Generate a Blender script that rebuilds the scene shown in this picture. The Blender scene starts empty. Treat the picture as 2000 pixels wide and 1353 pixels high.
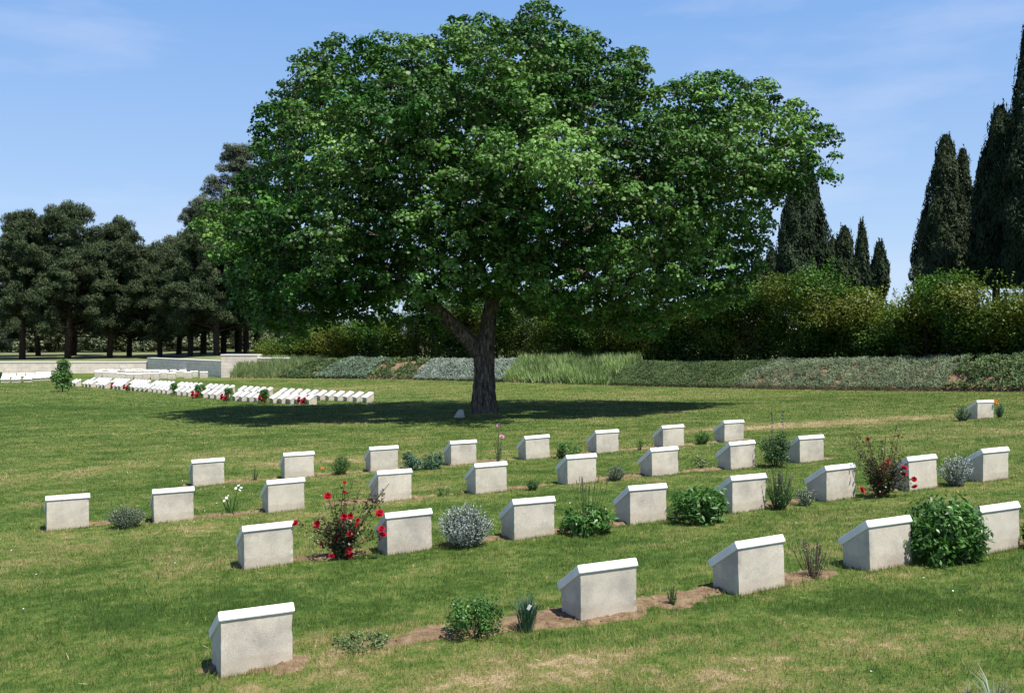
import bpy, bmesh, math, random
import numpy as np
from mathutils import Vector, Matrix

# ------------------------------------------------------------------ camera, sky, sun
scene = bpy.context.scene
COL = scene.collection
R = math.radians
F = 1944.0; HZ = 660.0                      # focal length and horizon of the photograph (2000 px wide)
cam_d = bpy.data.cameras.new('camera'); cam = bpy.data.objects.new('camera', cam_d); COL.objects.link(cam)
cam.location = (0, 0, 0); cam.rotation_euler = (R(90), 0, 0)
cam_d.sensor_width = 36.0; cam_d.lens = F / 2000 * 36.0; cam_d.shift_y = -(676.5 - HZ) / 2000
cam_d.clip_start = 0.1; cam_d.clip_end = 3000
scene.camera = cam
SUN_EL = R(64); sun_dir = Vector((math.cos(SUN_EL) * .70, -math.cos(SUN_EL) * .71, math.sin(SUN_EL))).normalized()
sd = bpy.data.lights.new('sun', 'SUN'); sd.energy = 5.0; sd.angle = R(0.5); sd.color = (1.0, 0.955, 0.88)
sun = bpy.data.objects.new('sun', sd); COL.objects.link(sun); sun.rotation_euler = sun_dir.to_track_quat('Z', 'Y').to_euler()
world = bpy.data.worlds.new('World'); scene.world = world; world.use_nodes = True
wn = world.node_tree; wn.nodes.clear()
w_out = wn.nodes.new('ShaderNodeOutputWorld'); w_bg = wn.nodes.new('ShaderNodeBackground')
w_sky = wn.nodes.new('ShaderNodeTexSky'); w_sky.sky_type = 'NISHITA'; w_sky.sun_disc = False
w_sky.sun_elevation = SUN_EL; w_sky.sun_rotation = R(135.4); w_sky.air_density = 1.0; w_sky.dust_density = 0.2; w_sky.ozone_density = 2.0
w_bg.inputs['Strength'].default_value = 0.10
w_tc = wn.nodes.new('ShaderNodeTexCoord'); w_map = wn.nodes.new('ShaderNodeMapping'); w_map.inputs['Scale'].default_value = (1.2, 1.2, 5.0)
w_no = wn.nodes.new('ShaderNodeTexNoise'); w_no.inputs['Scale'].default_value = 1.9; w_no.inputs['Detail'].default_value = 7; w_no.inputs['Roughness'].default_value = .55
w_cr = wn.nodes.new('ShaderNodeValToRGB'); w_cr.color_ramp.elements[0].position = .52; w_cr.color_ramp.elements[1].position = .76
w_cr.color_ramp.elements[1].color = (.42, .42, .42, 1)
w_mix = wn.nodes.new('ShaderNodeMixRGB'); w_mix.inputs['Color2'].default_value = (5.8, 5.9, 7.0, 1)
w_tint = wn.nodes.new('ShaderNodeMixRGB'); w_tint.blend_type = 'MULTIPLY'; w_tint.inputs['Fac'].default_value = 1; w_tint.inputs['Color2'].default_value = (1.10, 1.10, 1.15, 1)
wn.links.new(w_tc.outputs['Generated'], w_map.inputs['Vector']); wn.links.new(w_map.outputs[0], w_no.inputs['Vector'])
wn.links.new(w_no.outputs['Fac'], w_cr.inputs['Fac']); wn.links.new(w_cr.outputs['Color'], w_mix.inputs['Fac'])
w_sep = wn.nodes.new('ShaderNodeSeparateXYZ'); wn.links.new(w_tc.outputs['Generated'], w_sep.inputs[0])
w_gr = wn.nodes.new('ShaderNodeValToRGB'); w_gr.color_ramp.elements[0].position = 0.0; w_gr.color_ramp.elements[0].color = (3.35, 4.5, 6.1, 1)
w_gr.color_ramp.elements[1].position = 0.36; w_gr.color_ramp.elements[1].color = (1.25, 2.75, 5.7, 1)
w_e = w_gr.color_ramp.elements.new(.55); w_e.color = (.35, .85, 2.3, 1)
w_m2 = wn.nodes.new('ShaderNodeMixRGB'); w_m2.inputs['Fac'].default_value = .80
wn.links.new(w_sep.outputs[2], w_gr.inputs['Fac']); wn.links.new(w_sky.outputs[0], w_tint.inputs['Color1'])
wn.links.new(w_tint.outputs[0], w_m2.inputs['Color1']); wn.links.new(w_gr.outputs[0], w_m2.inputs['Color2']); wn.links.new(w_m2.outputs[0], w_mix.inputs['Color1'])
wn.links.new(w_mix.outputs[0], w_bg.inputs['Color']); wn.links.new(w_bg.outputs[0], w_out.inputs['Surface'])
scene.view_settings.view_transform = 'Standard'; scene.view_settings.look = 'None'
scene.view_settings.exposure = 0.62; scene.view_settings.gamma = 1.0; scene.view_settings.use_curve_mapping = False

# ------------------------------------------------------------------ helpers
rng = np.random.default_rng(7)

def hash3(ix, iy, iz, seed):
    h = (ix.astype(np.int64) * 374761393 + iy.astype(np.int64) * 668265263 + iz.astype(np.int64) * 2147483647 + seed * 1274126177) & 0xffffffff
    h = ((h ^ (h >> 13)) * 1274126177) & 0xffffffff
    h = h ^ (h >> 16)
    return (h & 0xffffff) / float(0xffffff)

def vnoise(x, y, z=0.0, seed=1):
    x = np.asarray(x, float); y = np.asarray(y, float); z = np.broadcast_to(np.asarray(z, float), x.shape)
    ix, iy, iz = np.floor(x), np.floor(y), np.floor(z)
    fx, fy, fz = x - ix, y - iy, z - iz
    fx, fy, fz = fx * fx * (3 - 2 * fx), fy * fy * (3 - 2 * fy), fz * fz * (3 - 2 * fz)
    o = 0
    for a in (0, 1):
        for b in (0, 1):
            for c in (0, 1):
                o = o + (fx if a else 1 - fx) * (fy if b else 1 - fy) * (fz if c else 1 - fz) * hash3(ix + a, iy + b, iz + c, seed)
    return o

def fbm(x, y, z=0.0, seed=1, octs=3):
    s = 0; a = 1.0; t = 0
    for k in range(octs):
        s = s + a * vnoise(np.asarray(x) * 2 ** k, np.asarray(y) * 2 ** k, np.asarray(z) * 2 ** k, seed + k); t += a; a *= .5
    return s / t

GC = [-1.9553, 1.3877, 0.803, 0.2613, -2.1544, -2.2161, 1.0913, 1.0389]
def soft(v, lo, hi, k=3.0):
    v = np.asarray(v, float)
    v = hi - k * np.logaddexp(0, (hi - v) / k)
    v = hi - (hi - v)
    return np.where(v < lo, lo, v)
def G(x, y):
    """height of the lawn under the camera's level"""
    x = np.clip(np.asarray(x, float), -34, 17); y = np.clip(np.asarray(y, float), -3, 80)
    u = x / 20; v = y / 40
    return GC[0] + GC[1] * u + GC[2] * v + GC[3] * u * u + GC[4] * u * v + GC[5] * v * v + GC[6] * u * v * v + GC[7] * v * v * v

def gp(px, py, lo=3.0, hi=110.0):
    """the point of the lawn seen at a photograph pixel"""
    d = np.linspace(lo, hi, 6000)
    f = G((px - 1000) / F * d, d) + (py - HZ) / F * d
    k = np.where((f[:-1] < 0) & (f[1:] >= 0))[0]
    if len(k) == 0: k = [int(np.argmin(np.abs(f)))]
    dd = d[k[0]]
    x = (px - 1000) / F * dd
    return np.array([x, dd, float(G(x, dd))])

def at(px, py, d): return np.array([(px - 1000) / F * d, d, (HZ - py) / F * d])

def mk(name, V, Fc, mat, parent=None, fattr=None, pattr=None, smooth=False, loc=None):
    V = np.ascontiguousarray(V, dtype=np.float32)
    if loc is not None: V = V - np.asarray(loc, dtype=np.float32)
    me = bpy.data.meshes.new(name)
    if isinstance(Fc, np.ndarray):
        n, k = Fc.shape
        me.vertices.add(len(V)); me.vertices.foreach_set('co', V.ravel())
        me.loops.add(n * k); me.loops.foreach_set('vertex_index', np.ascontiguousarray(Fc, dtype=np.int32).ravel())
        me.polygons.add(n); me.polygons.foreach_set('loop_start', np.arange(0, n * k, k, dtype=np.int32))
        me.polygons.foreach_set('loop_total', np.full(n, k, dtype=np.int32))
        me.update(calc_edges=True)
    else:
        me.from_pydata([tuple(map(float, v)) for v in V], [], Fc)
    for dct, dom in ((fattr, 'FACE'), (pattr, 'POINT')):
        if dct:
            for kx, arr in dct.items():
                a = me.attributes.new(kx, 'FLOAT', dom); a.data.foreach_set('value', np.ascontiguousarray(arr, dtype=np.float32))
    if smooth: me.polygons.foreach_set('use_smooth', np.ones(len(me.polygons), dtype=bool))
    if mat is not None: me.materials.append(mat)
    o = bpy.data.objects.new(name, me); COL.objects.link(o)
    if loc is not None: o.location = tuple(map(float, loc))
    if parent is not None:
        o.parent = parent
    return o

def tag(o, label=None, cat=None, group=None, kind=None):
    if label: o['label'] = label
    if cat: o['category'] = cat
    if group: o['group'] = group
    if kind: o['kind'] = kind
    return o

def empty(name, loc, rz=0.0):
    o = bpy.data.objects.new(name, None); COL.objects.link(o)
    o.location = tuple(map(float, loc)); o.rotation_euler = (0, 0, rz); o.empty_display_size = .1
    return o

def copy_tree(root, loc=None, rz=None, sc=None):
    c = root.copy(); COL.objects.link(c)
    if loc is not None: c.location = tuple(map(float, loc))
    if rz is not None: c.rotation_euler = (0, 0, rz)
    if sc is not None: c.scale = sc if hasattr(sc, '__len__') else (sc, sc, sc)
    for ch in list(root.children):
        d = ch.copy(); COL.objects.link(d); d.parent = c
        for g in list(ch.children):
            e = g.copy(); COL.objects.link(e); e.parent = d
    return c

def unit(v): return v / np.maximum(np.linalg.norm(v, axis=-1, keepdims=True), 1e-9)
def rdir(n):
    return unit(rng.normal(size=(n, 3)))

def leaves(c, n, L, W, fold=.15, axis=None):
    """kite shaped leaves: centres c, facing n, long axis random in the leaf plane (or near axis)"""
    N = len(c); n = unit(n)
    a = rdir(N) if axis is None else unit(axis + .25 * rng.normal(size=(N, 3)))
    a = unit(a - (a * n).sum(1, keepdims=True) * n); b = np.cross(n, a)
    L = np.broadcast_to(L, (N,))[:, None]; W = np.broadcast_to(W, (N,))[:, None]
    V = np.empty((N, 4, 3))
    V[:, 0] = c - a * L * .5; V[:, 2] = c + a * L * .5 - n * L * fold
    V[:, 1] = c + b * W * .5 - n * W * fold - a * L * .08; V[:, 3] = c - b * W * .5 - n * W * fold * .6 - a * L * .08
    Fc = np.arange(N * 4).reshape(N, 4)
    return V.reshape(-1, 3), Fc

def lobed(c, n, L, fold=.12):
    """five point lobed leaves as pairs of quads sharing a midrib: 2 quads per leaf"""
    N = len(c); n = unit(n); a = rdir(N); a = unit(a - (a * n).sum(1, keepdims=True) * n); b = np.cross(n, a)
    L = np.broadcast_to(L, (N,))[:, None]
    P = [(-.5, 0, 0), (-.28, .34, -.1), (.02, .52, -.16), (.5, 0, -.12), (.02, -.52, -.16), (-.28, -.34, -.1)]
    V = np.empty((N, 6, 3))
    for k, (u, v, w) in enumerate(P): V[:, k] = c + a * L * u + b * L * v + n * L * (w * fold / .12)
    base = (np.arange(N) * 6)[:, None]
    Fc = np.concatenate([base + np.array([[0, 1, 2, 3]]), base + np.array([[0, 3, 4, 5]])], 1).reshape(-1, 4)
    return V.reshape(-1, 3), Fc

def join(parts):
    Vs, Fs, n = [], [], 0
    for V, Fc in parts:
        Vs.append(V); Fs.append(Fc + n); n += len(V)
    return np.concatenate(Vs), np.concatenate(Fs)

def frusta(A, B, ra, rb, k=5):
    """independent tapered tubes from A to B (arrays)"""
    A = np.asarray(A, float); B = np.asarray(B, float); N = len(A)
    d = unit(B - A); h = np.where(np.abs(d[:, 2:3]) > .9, np.array([[1., 0, 0]]), np.array([[0, 0, 1.]]))
    u = unit(np.cross(d, h)); v = np.cross(d, u)
    t = np.arange(k) * 2 * np.pi / k
    ring = np.cos(t)[None, :, None] * u[:, None] + np.sin(t)[None, :, None] * v[:, None]
    V = np.concatenate([A[:, None] + ring * np.broadcast_to(ra, (N,))[:, None, None], B[:, None] + ring * np.broadcast_to(rb, (N,))[:, None, None]], 1)
    base = (np.arange(N) * 2 * k)[:, None, None]
    i = np.arange(k); j = (i + 1) % k
    q = np.stack([i, j, j + k, i + k], 1)[None]
    return V.reshape(-1, 3), (base + q).reshape(-1, 4)

def sweep(pts, rad, k=12, ridge=0.0, seed=3, per=6.0):
    """one smooth tube through pts with optional bark ridges"""
    P = np.asarray(pts, float); n = len(P)
    T = np.gradient(P, axis=0); T = unit(T)
    u = np.array([1., 0, 0]); V = []
    for i in range(n):
        u = u - T[i] * (u @ T[i]); u /= np.linalg.norm(u); w = np.cross(T[i], u)
        t = np.arange(k) * 2 * np.pi / k
        r = np.full(k, rad[i])
        if ridge:
            r = r * (1 + ridge * (vnoise(np.cos(t) * per + 9, np.sin(t) * per + 9, i * .22, seed) - .5) * 2 + ridge * .8 * (vnoise(np.cos(t) * 1.6, np.sin(t) * 1.6, i * .06, seed + 5) - .5) * 2)
        V.append(P[i] + np.cos(t)[:, None] * u * r[:, None] + np.sin(t)[:, None] * w * r[:, None])
    V = np.concatenate(V); Fc = []
    i = np.arange(k); j = (i + 1) % k
    for s in range(n - 1): Fc.append(np.stack([i + s * k, j + s * k, j + (s + 1) * k, i + (s + 1) * k], 1))
    return V, np.concatenate(Fc)

def resample(pts, rad, n):
    P = np.asarray(pts, float); d = np.r_[0, np.cumsum(np.linalg.norm(np.diff(P, axis=0), axis=1))]
    # Catmull style smoothing through cubic interpolation by numpy
    s = np.linspace(0, d[-1], n)
    out = np.stack([np.interp(s, d, P[:, c]) for c in range(3)], 1)
    for _ in range(max(1, n // 12)):
        out[1:-1] = (out[:-2] + 2 * out[1:-1] + out[2:]) / 4
    return out, np.interp(s, d, rad)

def inside(poly, x, y):
    poly = np.asarray(poly, float); c = np.zeros(x.shape, bool); j = len(poly) - 1
    for i in range(len(poly)):
        xi, yi = poly[i]; xj, yj = poly[j]
        c ^= ((yi > y) != (yj > y)) & (x < (xj - xi) * (y - yi) / (yj - yi + 1e-12) + xi); j = i
    return c
def edge_dist(poly, x, y):
    poly = np.asarray(poly, float); D = np.full(x.shape, 1e9)
    for i in range(len(poly)):
        a = poly[i]; b = poly[(i + 1) % len(poly)]; e = b - a
        t = np.clip(((x - a[0]) * e[0] + (y - a[1]) * e[1]) / (e @ e), 0, 1)
        D = np.minimum(D, np.hypot(x - a[0] - t * e[0], y - a[1] - t * e[1]))
    return D

# ------------------------------------------------------------------ materials
def newmat(name):
    m = bpy.data.materials.new(name); m.use_nodes = True; nt = m.node_tree; nt.nodes.clear()
    out = nt.nodes.new('ShaderNodeOutputMaterial'); p = nt.nodes.new('ShaderNodeBsdfPrincipled')
    nt.links.new(p.outputs[0], out.inputs['Surface'])
    return m, nt, p, out
def node(nt, t, **kw):
    n = nt.nodes.new(t)
    for k, v in kw.items(): setattr(n, k, v)
    return n
def noise(nt, vec, scale, detail=4, rough=.55):
    n = nt.nodes.new('ShaderNodeTexNoise'); n.inputs['Scale'].default_value = scale; n.inputs['Detail'].default_value = detail; n.inputs['Roughness'].default_value = rough
    if vec is not None: nt.links.new(vec, n.inputs['Vector'])
    return n.outputs['Fac']
def ramp(nt, fac, stops):
    r = nt.nodes.new('ShaderNodeValToRGB'); e = r.color_ramp.elements
    e[0].position, e[0].color = stops[0][0], (*stops[0][1], 1); e[1].position, e[1].color = stops[-1][0], (*stops[-1][1], 1)
    for p, c in stops[1:-1]:
        q = e.new(p); q.color = (*c, 1)
    nt.links.new(fac, r.inputs['Fac']); return r.outputs['Color']
def mixc(nt, fac, a, b, mode='MIX'):
    m = nt.nodes.new('ShaderNodeMixRGB'); m.blend_type = mode
    for sock, v in (('Fac', fac), ('Color1', a), ('Color2', b)):
        if isinstance(v, (int, float)): m.inputs[sock].default_value = v
        elif isinstance(v, tuple): m.inputs[sock].default_value = (*v, 1)
        else: nt.links.new(v, m.inputs[sock])
    return m.outputs['Color']
def g3(v): return (v, v, v)
def bump(nt, p, h, strength, dist):
    b = nt.nodes.new('ShaderNodeBump'); b.inputs['Strength'].default_value = strength; b.inputs['Distance'].default_value = dist
    nt.links.new(h, b.inputs['Height']); nt.links.new(b.outputs[0], p.inputs['Normal'])
def pos(nt): return nt.nodes.new('ShaderNodeNewGeometry').outputs['Position']
def attr(nt, n):
    a = nt.nodes.new('ShaderNodeAttribute'); a.attribute_name = n; return a.outputs['Fac']

def foliage(name, c1, c2, transl=.25, rough=.5, spec=.25, nscale=.8, var=.35, tcol=None, c3=None, n3=.5):
    m, nt, p, out = newmat(name)
    col = mixc(nt, attr(nt, 'tone'), c1, c2)
    ps = pos(nt)
    if c3: col = mixc(nt, ramp(nt, noise(nt, ps, n3, 3), [(.42, g3(0)), (.66, g3(1))]), col, mixc(nt, attr(nt, 'tone'), tuple(v * .7 for v in c3), c3))
    col = mixc(nt, 1.0, col, ramp(nt, noise(nt, ps, nscale, 3), [(.3, g3(1 - var)), (.7, g3(1 + var))]), 'MULTIPLY')
    nt.links.new(col, p.inputs['Base Color']); p.inputs['Roughness'].default_value = rough; p.inputs['Specular IOR Level'].default_value = spec
    tr = nt.nodes.new('ShaderNodeBsdfTranslucent'); tc = mixc(nt, 1.0, col, tcol or (1.1, 1.25, .5), 'MULTIPLY'); nt.links.new(tc, tr.inputs['Color'])
    mx = nt.nodes.new('ShaderNodeMixShader'); mx.inputs[0].default_value = transl
    nt.links.new(p.outputs[0], mx.inputs[1]); nt.links.new(tr.outputs[0], mx.inputs[2]); nt.links.new(mx.outputs[0], out.inputs['Surface'])
    return m

def plain(name, col, rough=.8, spec=.2, nscale=20, var=.2, bmp=0, bscale=60):
    m, nt, p, out = newmat(name); ps = nt.nodes.new('ShaderNodeTexCoord').outputs['Object']
    c = mixc(nt, 1.0, col, ramp(nt, noise(nt, ps, nscale, 5), [(.3, g3(1 - var)), (.7, g3(1 + var))]), 'MULTIPLY')
    nt.links.new(c, p.inputs['Base Color']); p.inputs['Roughness'].default_value = rough; p.inputs['Specular IOR Level'].default_value = spec
    if bmp: bump(nt, p, noise(nt, ps, bscale, 4), bmp, .01)
    return m

def grass_color(nt, blade):
    ps = pos(nt); dry = attr(nt, 'dry')
    mp = nt.nodes.new('ShaderNodeMapping'); mp.inputs['Rotation'].default_value = (0, 0, R(-20)); mp.inputs['Scale'].default_value = (.8, 1.1, 1)
    nt.links.new(ps, mp.inputs['Vector'])
    n1 = noise(nt, mp.outputs[0], 1.7, 5, .62); n2 = noise(nt, ps, 9, 4, .6)
    ad = nt.nodes.new('ShaderNodeMath'); ad.operation = 'ADD'; nt.links.new(dry, ad.inputs[0])
    s1 = nt.nodes.new('ShaderNodeMath'); s1.operation = 'MULTIPLY_ADD'; nt.links.new(n1, s1.inputs[0]); s1.inputs[1].default_value = 1.5; s1.inputs[2].default_value = -.75
    nt.links.new(s1.outputs[0], ad.inputs[1])
    s2 = nt.nodes.new('ShaderNodeMath'); s2.operation = 'MULTIPLY_ADD'; nt.links.new(n2, s2.inputs[0]); s2.inputs[1].default_value = 1.5; s2.inputs[2].default_value = -.75
    a2 = nt.nodes.new('ShaderNodeMath'); a2.operation = 'ADD'; nt.links.new(ad.outputs[0], a2.inputs[0]); nt.links.new(s2.outputs[0], a2.inputs[1])
    fac = a2.outputs[0]
    if blade:
        t = nt.nodes.new('ShaderNodeMath'); t.operation = 'MULTIPLY_ADD'; nt.links.new(attr(nt, 'tone'), t.inputs[0]); t.inputs[1].default_value = .9; t.inputs[2].default_value = -.42
        a3 = nt.nodes.new('ShaderNodeMath'); a3.operation = 'ADD'; nt.links.new(fac, a3.inputs[0]); nt.links.new(t.outputs[0], a3.inputs[1]); fac = a3.outputs[0]
    return ramp(nt, fac, [(.0, (.054, .104, .018)), (.3, (.098, .166, .031)), (.52, (.162, .206, .050)), (.75, (.245, .225, .082)), (1.0, (.43, .34, .19))]), ps

M = {}
m, nt, p, out = newmat('lawn'); c, ps = grass_color(nt, False)
c = mixc(nt, 1.0, c, ramp(nt, noise(nt, ps, 60, 3), [(.3, g3(.5)), (.7, g3(1.0))]), 'MULTIPLY')
nt.links.new(c, p.inputs['Base Color']); p.inputs['Roughness'].default_value = .9; p.inputs['Specular IOR Level'].default_value = .1
bump(nt, p, noise(nt, ps, 45, 5, .7), .8, .02); M['lawn'] = m
m, nt, p, out = newmat('grass_blade'); c, ps = grass_color(nt, True)
c = mixc(nt, 1.0, c, ramp(nt, attr(nt, 'tone'), [(0, g3(.75)), (1, g3(1.35))]), 'MULTIPLY')
nt.links.new(c, p.inputs['Base Color']); p.inputs['Roughness'].default_value = .55; p.inputs['Specular IOR Level'].default_value = .25
tr = nt.nodes.new('ShaderNodeBsdfTranslucent'); nt.links.new(c, tr.inputs['Color'])
mx = nt.nodes.new('ShaderNodeMixShader'); mx.inputs[0].default_value = .35; nt.links.new(p.outputs[0], mx.inputs[1]); nt.links.new(tr.outputs[0], mx.inputs[2]); nt.links.new(mx.outputs[0], out.inputs['Surface'])
M['blade'] = m
m, nt, p, out = newmat('soil'); ps = pos(nt)
c = ramp(nt, noise(nt, ps, 14, 6, .65), [(.25, (.085, .055, .032)), (.5, (.20, .138, .083)), (.75, (.33, .245, .155))])
nt.links.new(c, p.inputs['Base Color']); p.inputs['Roughness'].default_value = .95; p.inputs['Specular IOR Level'].default_value = .1
bump(nt, p, noise(nt, ps, 70, 5, .7), 1.0, .012); M['soil'] = m
m, nt, p, out = newmat('field'); ps = pos(nt)
c = ramp(nt, noise(nt, ps, .35, 6, .6), [(.3, (.08, .105, .035)), (.55, (.155, .17, .06)), (.8, (.28, .24, .12))])
nt.links.new(c, p.inputs['Base Color']); p.inputs['Roughness'].default_value = .95; M['field'] = m

def concrete(name, base, stain, spec_dots=.25):
    m, nt, p, out = newmat(name); tc = nt.nodes.new('ShaderNodeTexCoord'); oi = nt.nodes.new('ShaderNodeObjectInfo')
    mp = nt.nodes.new('ShaderNodeMapping'); cmb = nt.nodes.new('ShaderNodeCombineXYZ')
    mul = nt.nodes.new('ShaderNodeMath'); mul.operation = 'MULTIPLY'; nt.links.new(oi.outputs['Random'], mul.inputs[0]); mul.inputs[1].default_value = 50
    for i in range(3): nt.links.new(mul.outputs[0], cmb.inputs[i])
    nt.links.new(tc.outputs['Object'], mp.inputs['Vector']); nt.links.new(cmb.outputs[0], mp.inputs['Location']); v = mp.outputs[0]
    c = ramp(nt, noise(nt, v, 5, 6, .6), [(.3, tuple(x * .86 for x in base)), (.7, tuple(x * 1.08 for x in base))])
    c = mixc(nt, ramp(nt, noise(nt, v, 3.2, 4, .6), [(.49, g3(0)), (.68, g3(.68))]), c, stain)          # weathering blotches
    c = mixc(nt, 1.0, c, ramp(nt, noise(nt, v, 190, 3, .7), [(.32, g3(.72)), (.5, g3(1.0)), (.72, g3(1.18))]), 'MULTIPLY')  # aggregate
    vo = nt.nodes.new('ShaderNodeTexVoronoi'); vo.inputs['Scale'].default_value = 17; nt.links.new(v, vo.inputs['Vector'])
    c = mixc(nt, ramp(nt, vo.outputs['Distance'], [(.045, g3(.6)), (.075, g3(0))]), c, (.07, .055, .05))   # pits
    sp = nt.nodes.new('ShaderNodeSeparateXYZ'); nt.links.new(tc.outputs['Object'], sp.inputs[0])
    mm = nt.nodes.new('ShaderNodeMath'); mm.operation = 'MULTIPLY_ADD'; nt.links.new(noise(nt, v, 9, 5, .6), mm.inputs[0]); mm.inputs[1].default_value = -.16; nt.links.new(sp.outputs[2], mm.inputs[2])
    c = mixc(nt, ramp(nt, mm.outputs[0], [(-.02, g3(.3)), (.02, g3(0))]), c, (.40, .31, .22))                                     # soil splashed on the foot
    ms = nt.nodes.new('ShaderNodeMapping'); ms.inputs['Scale'].default_value = (22, 22, 2.2); nt.links.new(v, ms.inputs['Vector'])
    c = mixc(nt, ramp(nt, noise(nt, ms.outputs[0], 1, 4, .6), [(.58, g3(0)), (.78, g3(.4))]), c, stain)                            # rain streaks
    c = mixc(nt, ramp(nt, noise(nt, v, 7.5, 5, .7), [(.60, g3(0)), (.70, g3(.35))]), c, (.62, .58, .50))                            # pale bloom
    nt.links.new(c, p.inputs['Base Color']); p.inputs['Roughness'].default_value = .88; p.inputs['Specular IOR Level'].default_value = .2
    bump(nt, p, noise(nt, v, 150, 4, .7), .55, .004)
    return m
M['concrete'] = concrete('weathered_concrete', (.59, .535, .45), (.33, .30, .27))
m, nt, p, out = newmat('white_stone'); tc = nt.nodes.new('ShaderNodeTexCoord').outputs['Object']
c = ramp(nt, noise(nt, tc, 7, 6, .6), [(.3, (.74, .725, .715)), (.7, (.86, .85, .84))])
c = mixc(nt, ramp(nt, noise(nt, tc, 60, 3), [(.66, g3(0)), (.74, g3(.35))]), c, (.5, .46, .42))
nt.links.new(c, p.inputs['Base Color']); p.inputs['Roughness'].default_value = .6; M['cap'] = m
m, nt, p, out = newmat('wall_stone'); tc = nt.nodes.new('ShaderNodeTexCoord').outputs['Object']
br = nt.nodes.new('ShaderNodeTexBrick'); br.inputs['Scale'].default_value = 1; br.inputs['Brick Width'].default_value = .62; br.inputs['Row Height'].default_value = .22; br.inputs['Mortar Size'].default_value = .012
br.inputs['Color1'].default_value = (.76, .65, .55, 1); br.inputs['Color2'].default_value = (.68, .585, .50, 1); br.inputs['Mortar'].default_value = (.52,.46,.41,1)
mp = nt.nodes.new('ShaderNodeMapping'); mp.inputs['Rotation'].default_value = (R(90), 0, 0); nt.links.new(tc, mp.inputs['Vector']); nt.links.new(mp.outputs[0], br.inputs['Vector'])
c = mixc(nt, 1.0, br.outputs['Color'], ramp(nt, noise(nt, tc, 2, 6), [(.3, g3(.85)), (.7, g3(1.15))]), 'MULTIPLY')
nt.links.new(c, p.inputs['Base Color']); p.inputs['Roughness'].default_value = .85; M['wall'] = m
M['panel'] = plain('inscription_panel', (.70, .66, .60), .7, var=.06, nscale=8)
m, nt, p, out = newmat('bark'); tc = nt.nodes.new('ShaderNodeTexCoord').outputs['Object']
mp = nt.nodes.new('ShaderNodeMapping'); mp.inputs['Scale'].default_value = (1, 1, .22); nt.links.new(tc, mp.inputs['Vector'])
n1 = noise(nt, mp.outputs[0], 16, 6, .65)
c = ramp(nt, n1, [(.35, (.035, .027, .022)), (.52, (.12, .095, .075)), (.68, (.30, .26, .215))])
nt.links.new(c, p.inputs['Base Color']); p.inputs['Roughness'].default_value = .92; p.inputs['Specular IOR Level'].default_value = .1; bump(nt, p, n1, 1.0, .05); M['bark'] = m
M['pinebark'] = plain('pine_bark', (.045, .032, .026), .95, .1, 5, .4, .6, 12)
M['twig'] = plain('bare_twig', (.33, .27, .22), .9, .1, 8, .25)
M['stem'] = plain('green_stem', (.07, .10, .035), .7, .2, 10, .25)
M['rosestem'] = plain('rose_stem', (.10, .055, .035), .7, .2, 10, .25)
M['drystem'] = plain('dry_stem', (.11, .075, .055), .8, .1, 10, .25)
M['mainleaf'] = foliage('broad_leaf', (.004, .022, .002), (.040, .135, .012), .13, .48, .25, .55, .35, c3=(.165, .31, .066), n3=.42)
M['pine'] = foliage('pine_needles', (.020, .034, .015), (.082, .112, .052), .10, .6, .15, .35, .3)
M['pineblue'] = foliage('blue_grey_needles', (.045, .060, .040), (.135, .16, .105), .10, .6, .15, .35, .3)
M['cypress'] = foliage('cypress_scale_leaf', (.010, .020, .010), (.045, .066, .032), .04, .7, .1, .6, .35)
M['cypressgrey'] = foliage('grey_cypress_leaf', (.014, .026, .013), (.060, .078, .038), .06, .7, .1, .6, .3)
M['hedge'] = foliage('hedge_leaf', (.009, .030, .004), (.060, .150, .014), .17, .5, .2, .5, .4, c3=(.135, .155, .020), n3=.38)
M['olive'] = foliage('far_tree_leaf', (.08, .10, .06), (.20, .235, .14), .12, .6, .15, .15, .3)
M['leafy'] = foliage('bright_leaf', (.035, .10, .018), (.11, .24, .055), .25, .4, .35, 6, .25)
M['darkleaf'] = foliage('dark_leaf', (.022, .055, .018), (.075, .15, .05), .2, .45, .3, 6, .25)
M['roseleaf'] = foliage('rose_leaf', (.025, .045, .015), (.10, .12, .05), .2, .4, .35, 6, .3, c3=(.13, .055, .035), n3=6)
M['silver'] = foliage('silver_leaf', (.15, .19, .175), (.42, .47, .44), .12, .7, .1, 8, .2, tcol=(1, 1, 1))
M['greygreen'] = foliage('grey_green_leaf', (.11, .15, .11), (.30, .36, .27), .12, .7, .1, 8, .2, tcol=(1, 1, .9))
M['bluegreen'] = foliage('blue_green_leaf', (.035, .085, .055), (.10, .19, .12), .15, .6, .2, 8, .2)
M['petal'] = plain('red_petal', (.36, .006, .022), .5, .3, 40, .3)
M['pinkpetal'] = plain('pink_petal', (.62, .25, .42), .5, .3, 40, .2)
M['whitepetal'] = plain('white_petal', (.82, .82, .86), .5, .3, 40, .1)
M['orangepetal'] = plain('orange_petal', (.75, .20, .03), .5, .3, 40, .2)
M['bud'] = plain('lavender_bud', (.10, .075, .12), .7, .2, 40, .3)
M['tag'] = plain('plant_tag', (.8, .8, .8), .4, .4, 10, .05)

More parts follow.
